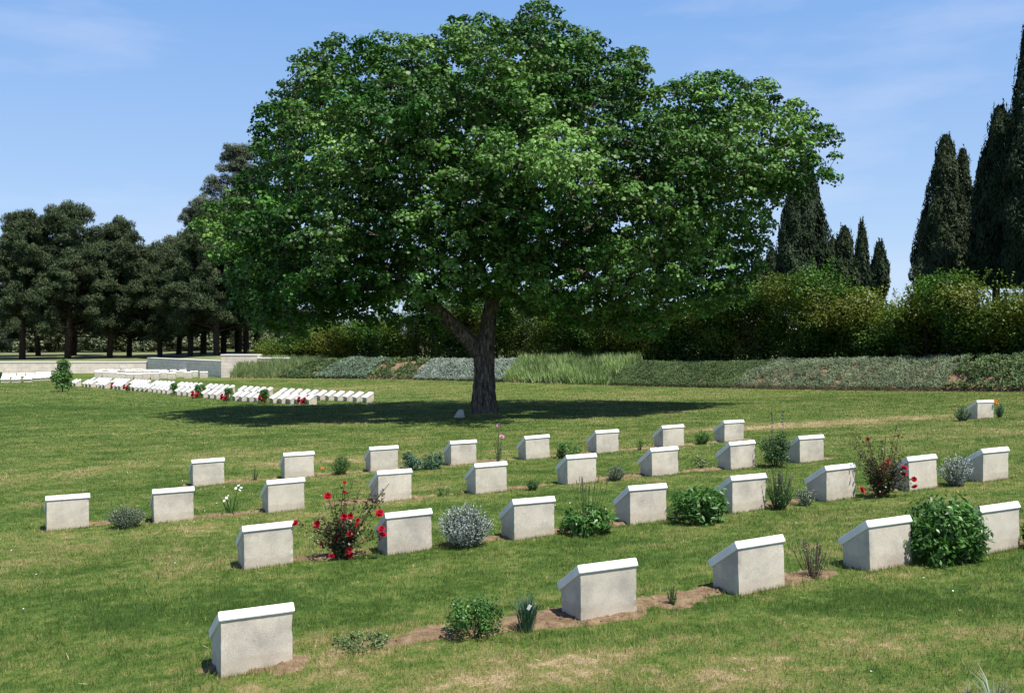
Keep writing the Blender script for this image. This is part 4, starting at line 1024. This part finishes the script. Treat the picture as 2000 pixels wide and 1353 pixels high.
def wisps(name, label, px, pby, pty, wpx, mat, n_st=90, n_lf=22, leaf=(.018, .03), w=.25, cat='shrub', spread=1.0, flop=.2, stem='stem', group=None, stub=.12):
    """many stems fanning up from the crown of the plant, clothed in narrow leaves"""
    g, H, Wd = base_size(px, pby, pty, wpx); t = empty(name, g); Ps, As, A_, B_, Ts = [], [], [], [], []
    for k in range(n_st):
        th = rng.uniform(0, 2 * np.pi); o_ = rng.uniform(0, 1) ** .6; h = H * rng.uniform(.72, 1.0) * math.sqrt(max(.08, 1 - (o_ * .85) ** 2))
        e = np.array([np.cos(th) * o_ * Wd * .48 * spread, np.sin(th) * o_ * Wd * .48 * spread, h]); s0 = e * [.25, .25, 0]; mid = (s0 + e) / 2 * [1.1, 1.1, 1] + [0, 0, -.04 * H]
        f = np.linspace(stub, 1, n_lf); c = (1 - f)[:, None] ** 2 * s0 + 2 * ((1 - f) * f)[:, None] * mid + f[:, None] ** 2 * e
        Ps.append(c + rng.normal(0, .005, c.shape)); ax = unit(e - s0); As.append(ax + .55 * rng.normal(size=c.shape)); A_ += [s0, mid * .5 + s0 * .25 + e * .25]; B_ += [mid * .5 + s0 * .25 + e * .25, e]
        Ts.append(np.clip(.15 + .7 * f + .25 * rng.uniform(-1, 1, n_lf), 0, 1))
    P = np.concatenate(Ps); L = rng.uniform(*leaf, len(P)); V, Fc = leaves(P, rng.normal(size=P.shape) + [0, -.2, .3], L, L * w, .1, axis=np.concatenate(As))
    mk('foliage', V, Fc, mat, t, fattr={'tone': np.concatenate(Ts)}); V, Fc = frusta(A_, B_, .0025, .0015, 4); mk('stems', V, Fc, M[stem], t)
    tag(t, label, cat, group); return t

def tuft(name, label, px, pby, pty, wpx, mat, n=90, w=.012, cat='plant'):
    g, H, Wd = base_size(px, pby, pty, wpx); t = empty(name, g); Vs, Fs = [], []
    for k in range(n):
        th = rng.uniform(0, 2 * np.pi); o_ = rng.uniform(0, 1); h = H * rng.uniform(.55, 1.0); dr = np.array([np.cos(th), np.sin(th), 0]); s0 = dr * rng.uniform(0, .15) * Wd; sd_ = np.array([-dr[1], dr[0], 0]) if rng.uniform() < .5 else np.array([1, 0, 0])
        m1 = s0 + dr * o_ * Wd * .22 + [0, 0, h * .6]; e = s0 + dr * o_ * Wd * .5 + [0, 0, h * (1 - .2 * o_)]; b_ = len(Vs) 
        Vs += [s0 - sd_ * w * .4, s0 + sd_ * w * .4, m1 + sd_ * w * .5, m1 - sd_ * w * .5, e + sd_ * w * .1, e - sd_ * w * .1]; Fs += [[b_, b_ + 1, b_ + 2, b_ + 3], [b_ + 3, b_ + 2, b_ + 4, b_ + 5]]
    mk('leaves', np.array(Vs), np.array(Fs), mat, t, fattr={'tone': np.repeat(rng.uniform(0, 1, n), 2)}); tag(t, label, cat); return t, H, Wd

def add_spikes(t, H, Wd, n, hfac, mat, thick=.008, stem='stem', fr=.4):
    A_, B_, S0, S1 = [], [], [], []
    for k in range(n):
        th = rng.uniform(0, 2 * np.pi); q = Wd * .5 * rng.uniform(.1, 1); h = H * rng.uniform(.75, 1) * hfac; a = np.array([np.cos(th) * q * .3, np.sin(th) * q * .3, 0]); e = np.array([np.cos(th) * q, np.sin(th) * q, h])
        A_.append(a); B_.append(e); S0.append(a + (e - a) * (1 - fr)); S1.append(e)
    V, Fc = frusta(A_, B_, .0028, .0018, 4); mk('flower_stalks', V, Fc, M[stem], t)
    S0 = np.array(S0); S1 = np.array(S1); c = []
    for f in np.linspace(0, 1, 14): c.append(S0 + (S1 - S0) * f + rng.normal(0, thick * .5, S0.shape))
    c = np.concatenate(c); V, Fc = leaves(c, rng.normal(size=c.shape), thick * 2, thick * 1.4); mk('flower_spikes', V, Fc, mat, t, fattr={'tone': rng.uniform(0, 1, len(c))})

def bloom_mesh(name, mat, r=.036, rings=((.35, 5, 1.25), (.65, 6, .95), (1.0, 7, .55))):
    Vs, Fs = [], []
    for rr, k, tilt in rings:
        for j in range(k):
            a = 2 * np.pi * (j + rr * 3) / k; d = np.array([math.cos(a), math.sin(a), 0]); s_ = np.array([-d[1], d[0], 0]); up = np.array([0, 0, 1.])
            o_ = d * math.cos(tilt) + up * math.sin(tilt); b = len(Vs); w = r * 1.9 * math.sin(math.pi / k) * rr + r * .25
            p0 = d * r * .08; p1 = p0 + d * r * rr * .5 + o_ * r * .35; p2 = p1 + o_ * r * .65
            Vs += [p0 - s_ * w * .3, p0 + s_ * w * .3, p1 + s_ * w * .62, p1 - s_ * w * .62, p2 + s_ * w * .35 + d * r * .12, p2 - s_ * w * .35 + d * r * .12]
            Fs += [[b, b + 1, b + 2, b + 3], [b + 3, b + 2, b + 4, b + 5]]
    me_o = mk(name, np.array(Vs), np.array(Fs), mat, smooth=True); me = me_o.data; bpy.data.objects.remove(me_o); return me
BL = {'red': bloom_mesh('bloom', M['petal']), 'pink': bloom_mesh('bloom', M['pinkpetal']), 'white': bloom_mesh('bloom', M['whitepetal'], .028, ((.4, 3, 1.0), (1.0, 6, .35))), 'orange': bloom_mesh('bloom', M['orangepetal'], .03)}
def blooms(t, g, pts, kind='red', dy=0.0, sc=1.0, name='bloom'):
    """pts: photograph pixels; the plant's depth gives the place"""
    out = []
    for i, (px, py) in enumerate(pts):
        d = g[1] + dy + (hash((px, py)) % 5 - 2) * .025 - .08; w = at(px, py, d) - g
        o = bpy.data.objects.new(name, BL[kind]); COL.objects.link(o); o.parent = t; o.location = tuple(w)
        rr = random.Random(px * 7 + py); o.rotation_euler = (R(rr.uniform(20, 75)), R(rr.uniform(-30, 30)), rr.uniform(-.6, .6)); s = sc * .64 * rr.uniform(.8, 1.15); o.scale = (s, s, s); out.append(w)
    return out

def rose(label, px, pby, pty, wpx, pts, shoots, group='red rose bushes', small=(), lb=1.0):
    g, H, Wd = base_size(px, pby, pty, wpx); t = empty('rose_bush', g); t_pts = blooms(t, g, pts) + blooms(t, g, small, sc=.55)
    A_, B_, Ps, Ns = [], [], [], []
    def cane(e, r=.004, lf=26, lsc=1.0):
        e = np.array(e, float); s0 = np.array([rng.normal(0, .03), rng.normal(0, .03), -.01]); mid = s0 * .4 + e * .45 + [0, 0, .12 * H] ; f = np.linspace(0, 1, 9)
        c = (1 - f)[:, None] ** 2 * s0 + 2 * ((1 - f) * f)[:, None] * mid + f[:, None] ** 2 * e
        for a, b in zip(c[:-1], c[1:]): A_.append(a); B_.append(b)
        for k in range(lf):
            fx = rng.uniform(.12, .97); q = (1 - fx) ** 2 * s0 + 2 * (1 - fx) * fx * mid + fx ** 2 * e
            for j in range(int(rng.integers(2, 5))): Ps.append(q + rng.normal(0, .022, 3)); Ns.append(rng.normal(size=3) + [0, -.2, .5])
    for w in t_pts: cane(w, lf=12)
    for sx, sy in shoots: cane(at(sx, sy, g[1] + rng.uniform(-.1, .1)) - g, lf=16)
    for k in range(34): 
        th = rng.uniform(0, 2 * np.pi); q = Wd * .42 * rng.uniform(.2, 1); cane([np.cos(th) * q, np.sin(th) * q * .8, H * rng.uniform(.18, .55)], lf=int(20 * lb))
    P = np.array(Ps); V, Fc = leaves(P, np.array(Ns), rng.uniform(.020, .040, len(P)), rng.uniform(.012, .022, len(P))); mk('foliage', V, Fc, M['roseleaf'], t, fattr={'tone': rng.uniform(0, 1, len(P))})
    V, Fc = frusta(A_, B_, .0032, .0026, 5); mk('canes', V, Fc, M['rosestem'], t); tag(t, label, 'rose bush', group)

# front row
bush('low_weed', 'flat patch of small green weeds on soil right of nearest marker', 705, 1258, 1238, 135, M['iris'], (.010, .018), 2600, 80, 'weed')
bush('round_leaved_shrub', 'low dark round leaved shrub in the front row left of the tagged grass tuft', 925, 1240, 1166, 120, M['leafy'], (.014, .024), 2300, 40, asp=.7)
tt_, H_, W_ = tuft('grass_tuft', 'upright blue green grass tuft with a white plant tag, left of a front marker', 1030, 1232, 1150, 75, M['bluegreen'], 120, .007)
bm = box(.020, .002, .034, (0, 0, 0), .0006); o = bmo('plant_tag', bm, M['tag'], None); g_ = np.array(tt_.location); o.location = tuple(at(1031, 1190, g_[1] - .1)); o.rotation_euler = (R(8), R(28), 0)
tag(o, 'small white plastic plant tag stuck in the blue green grass tuft', 'plant tag')
V, Fc = frusta([[0, 0, -.10]], [[0, 0, .004]], .0012, .0012, 5); mk('tag_stake', V, Fc, M['stem'], o)
wisps('green_sprig', 'tiny feathery green sprig on soil between two front row markers', 1313, 1182, 1140, 26, M['leafy'], 16, 16, (.012, .02), .3, 'plant')
t_ = wisps('lavender', 'sparse faded lavender stalks on bare soil in the front row', 1590, 1128, 1060, 70, M['greygreen'], 22, 10, (.012, .02), .3, 'lavender', stem='drystem'); _, H_, W_ = base_size(1590, 1128, 1056, 90); add_spikes(t_, H_, W_, 14, 1.0, M['bud'], .006, 'drystem', .3)
bush('leafy_bush', 'big glossy bright green bush between the last two front row markers', 1843, 1092, 972, 150, M['leafy'], (.032, .064), 5600, 70, asp=.42, up=.6)
bush('dark_shrub', 'dark shrub at the right edge beside the last front row marker', 2020, 1070, 1018, 46, M['darkleaf'], (.03, .05), 900, 20)
tuft('pale_grass_tuft', 'pale thin grass stalks rising at the bottom right corner', 1945, 1390, 1290, 110, M['greygreen'], 22, .006)
tuft('tall_weed', 'thin pale green weed at the bottom edge near the right corner', 1890, 1372, 1322, 50, M['greygreen'], 8, .005)
# second row
rose('straggly rose bush with many red blooms between the first two second row markers', 668, 1090, 935, 130,
     [(640, 969), (672, 1010), (684, 1008), (662, 1050), (683, 1042), (648, 1085), (681, 1075), (672, 1088), (684, 1087), (620, 1024), (741, 1003), (745, 1033), (748, 1045), (577, 1022)], [(705, 950), (738, 940), (760, 944), (752, 970), (650, 960), (690, 935), (610, 1030), (720, 975), (748, 958)], small=[(673, 942), (673, 961), (699, 1016), (698, 1026), (627, 1062)])
wisps('silver_shrub', 'large fluffy silver grey shrub in the middle of the second row', 910, 1066, 980, 122, M['silver'], 300, 26, (.018, .034), .3, 'shrub', 1.0)
t_ = bush('rosette_plant', 'leafy green rosette with tall dead flower stalks in the second row', 1146, 1040, 985, 115, M['leafy'], (.04, .07), 1500, 36, 'plant', asp=.35, up=.8)
_, H_, W_ = base_size(1146, 1040, 930, 90); add_spikes(t_, H_, W_, 18, 1.0, M['bud'], .005, 'stem', .12)
bush('broad_leaf_clump', 'low broad green leafy clump with pointed leaves in the second row', 1365, 1018, 948, 122, M['leafy'], (.05, .09), 2300, 46, 'plant', asp=.3, up=1.0)
t_ = wisps('dark_lavender', 'dark green lavender clump with purple spikes in the second row', 1522, 994, 935, 60, M['darkleaf'], 110, 22, (.018, .03), .3, 'lavender'); _, H_, W_ = base_size(1522, 994, 915, 60); add_spikes(t_, H_, W_, 26, 1.0, M['bud'], .006, 'stem', .3)
wisps('small_green_shrub', 'small loose green shrublet right of the dark lavender', 1572, 986, 948, 52, M['greygreen'], 60, 16, (.016, .026), .35)
rose('tall rose bush with bare upright shoots and dark red blooms at the right', 1722, 970, 825, 130,
     [(1733, 902), (1725, 912), (1766, 914), (1766, 926), (1683, 957), (1785, 936), (1787, 951)], [(1752, 830), (1663, 842), (1730, 850), (1722, 870), (1660, 862), (1700, 870), (1680, 880), (1757, 845), (1745, 880), (1690, 860)], small=[(1695, 858), (1723, 862)], lb=1.3)
wisps('small_silver_shrub', 'smaller silver grey shrub near the right end of second row', 1868, 948, 884, 72, M['silver'], 130, 22, (.022, .036), .3)
# third row
wisps('grey_cushion', 'wide low grey cushion plant near the left end of third row', 246, 1030, 984, 84, M['greygreen'], 300, 16, (.012, .02), .3)
t_ = tuft('white_lily', 'slender lily with white flower heads in the third row', 452, 1004, 960, 60, M['leafy'], 16, .014)[0]; gg = np.array(t_.location)
ws = blooms(t_, gg, [(466, 948), (471, 952), (461, 953), (468, 957), (442, 972), (446, 968), (438, 978)], 'white', 0, .55); V, Fc = frusta([[0, 0, 0]] * 2, [ws[0], ws[4]], .004, .003, 5); mk('stalks', V, Fc, M['stem'], t_)
t_ = bush('small_flowering_weed', 'tiny weed with pale pink flowers on soil in third row', 868, 968, 950, 34, M['leafy'], (.014, .022), 260, 12, 'weed'); blooms(t_, np.array(t_.location), [(858, 952), (873, 950), (880, 954)], 'pink', 0, .3)
wisps('dull_shrublet', 'small dull green shrublet in the middle of the third row', 1040, 957, 934, 30, M['darkleaf'], 60, 14, (.014, .024), .4)
wisps('small_grey_cushion', 'small round grey cushion plant left of a third row marker', 1203, 938, 906, 44, M['greygreen'], 200, 14, (.012, .02), .3)
bush('pale_yellow_plant', 'thin yellowish green plant in the third row right of a marker', 1371, 916, 882, 34, M['iris'], (.03, .06), 160, 14, 'plant', asp=.3, up=.6)
t_ = bush('spiked_bush', 'tall dark green bush with two dark flower spikes in the third row', 1513, 912, 838, 62, M['darkleaf'], (.025, .045), 3000, 46, asp=.35, up=.5)
g_ = np.array(t_.location); c_ = np.concatenate([np.stack([np.full(40, (q - 1000) / F * g_[1] - g_[0]), np.zeros(40), np.linspace(.45, 1.0, 40) * (912 - 800) / F * g_[1]], 1) + rng.normal(0, .009, (40, 3)) for q in (1508, 1529)])
V, Fc = leaves(c_, rng.normal(size=c_.shape), .03, .016); mk('flower_spikes', V, Fc, M['bud'], t_)
# fourth row
wisps('thin_sprig', 'thin dark sprig on the soil between the first two fourth row markers', 497, 938, 906, 18, M['darkleaf'], 14, 16, (.014, .024), .4, 'plant')
wisps('feathery_bush', 'feathery green bush between the second and third fourth row markers', 666, 926, 884, 46, M['leafy'], 120, 18, (.02, .035), .22)
t_ = tuft('orange_flower', 'single small orange flower left of the feathery bush', 631, 924, 912, 14, M['leafy'], 8, .008)[0]; blooms(t_, np.array(t_.location), [(630, 914)], 'orange', 0, .8)
bush('blue_green_bush', 'left one of the paired blue green bushes in the fourth row', 803, 917, 882, 44, M['bluegreen'], (.025, .04), 1100, 24, group='pair of blue green bushes')
bush('blue_green_bush', 'right one of the paired blue green bushes in the fourth row', 847, 915, 880, 44, M['bluegreen'], (.025, .04), 1100, 24, group='pair of blue green bushes')
t_ = wisps('pink_flower', 'tall single stem with pink flowers in the fourth row', 972, 906, 850, 26, M['bluegreen'], 8, 14, (.03, .05), .3, 'flower'); g_ = np.array(t_.location)
ws = blooms(t_, g_, [(974, 831), (980, 853)], 'pink', 0, 1.1); V, Fc = frusta([[0, 0, 0]] * 2, ws, .005, .003, 5); mk('stalks', V, Fc, M['stem'], t_)
bush('bright_bush', 'bright low green bush in the fourth row with pointed leaves', 1112, 894, 861, 54, M['leafy'], (.035, .06), 1100, 26, asp=.3, up=.9)
wisps('small_sprig', 'small dull sprig between two right hand fourth row markers', 1250, 879, 854, 14, M['darkleaf'], 14, 14, (.014, .024), .4, 'plant')
wisps('spiky_bush', 'small spiky dark green bush near the right end of the fourth row', 1371, 867, 838, 38, M['leafy'], 90, 14, (.03, .05), .2)
# lone marker
wisps('dark_tuft', 'dark spiky tuft left of the lone marker', 1880, 822, 790, 34, M['bluegreen'], 80, 16, (.03, .05), .25)
t_ = wisps('dark_tuft', 'dark spiky tuft with orange flower right of the lone marker', 1953, 815, 786, 20, M['bluegreen'], 50, 16, (.03, .05), .25); blooms(t_, np.array(t_.location), [(1945, 783), (1948, 788)], 'orange', 0, 1.0)

# shrubs and roses among the far markers
protoS = bush('far_shrub', 'x', 517, 788, 757, 24, M['leafy'], (.05, .08), 900, 22)
kk = [(517, 788, 'green shrub in the long far row, first gap from the right end'), (448, 782, 'green shrub in the long far row, second gap from the right end'), (390, 776, 'green shrub in the long far row, third gap from the right end'),
      (338, 770, 'green shrub in the long far row, fourth gap from the right end'), (256, 761, 'dull small shrub far along the long row, %s from the left'), (222, 758, 'dull small shrub far along the long row, %s from the left'), (195, 756, 'dull small shrub far along the long row, %s from the left'), (166, 754, 'dull small shrub far along the long row, %s from the left'),
      (101, 745, 'dull small shrub left of the young tree'), (-3, 745, 'brownish bush at the very left edge beside white markers')]
for i, (px, py, lab) in enumerate(kk):
    t_ = protoS if i == 0 else copy_tree(protoS); t_.location = tuple(gp(px, py)); s = (1, .95, 1.05, .95, .6, .6, .55, .5, .6, 1.1)[i]; t_.scale = (s, s, s); t_.rotation_euler = (0, 0, i * 1.3); tag(t_, lab % {7: 'first', 6: 'second', 5: 'third', 4: 'fourth'}[i] if '%s' in lab else lab, 'shrub', 'shrubs among the far markers')
protoR = bush('far_rose_bush', 'x', 590, 789, 775, 20, M['darkleaf'], (.04, .06), 220, 10)
g_ = np.array(protoR.location)
for j in range(5):
    o = bpy.data.objects.new('bloom', BL['red']); COL.objects.link(o); o.parent = protoR; o.location = (rng.uniform(-.16, .16), -.12, rng.uniform(.08, .26)); o.rotation_euler = (R(60), 0, 0); o.scale = (1.3, 1.3, 1.3)
for i, (px, py) in enumerate([(592, 791), (607, 788), (511, 786), (441, 784), (382, 778), (222, 759.5), (249, 763)]):
    t_ = protoR if i == 0 else copy_tree(protoR); t_.location = tuple(gp(px, py)); t_.rotation_euler = (0, 0, .4 * (i % 3 - 1))
    tag(t_, f'small red rose bush at the far white markers, {("second", "first", "third", "fourth", "fifth", "seventh", "sixth")[i]} from the right', 'rose bush', 'roses among the far markers')

# low stone beside the trunk
g_ = gp(897, 815); s = g_[1] / F
bm = box(.30, .22, 18 * s, (0, 0, -.03), .02)
for v in bm.verts:
    if v.co.z > .12: v.co.x = v.co.x * .45 + .05; v.co.y *= .7
    v.co += Vector((random.uniform(-.01, .01), random.uniform(-.01, .01), random.uniform(-.008, .008)))
o = bmo('small_stone', bm, M['concrete']); o.location = tuple(g_); tag(o, 'small pale pointed stone in the shade left of the tree trunk', 'stone')
# pale stone block in front of the far wall
g_ = gp(268, 728.5); o = bmo('stone_block', box(.75, .4, .38, (0, 0, -.05), .02), M['panel']); o.location = tuple(g_); tag(o, 'low pale stone block against the cream wall behind the small markers', 'stone block')
print('tris', sum(len(o.data.polygons) for o in bpy.data.objects if o.type == 'MESH'))
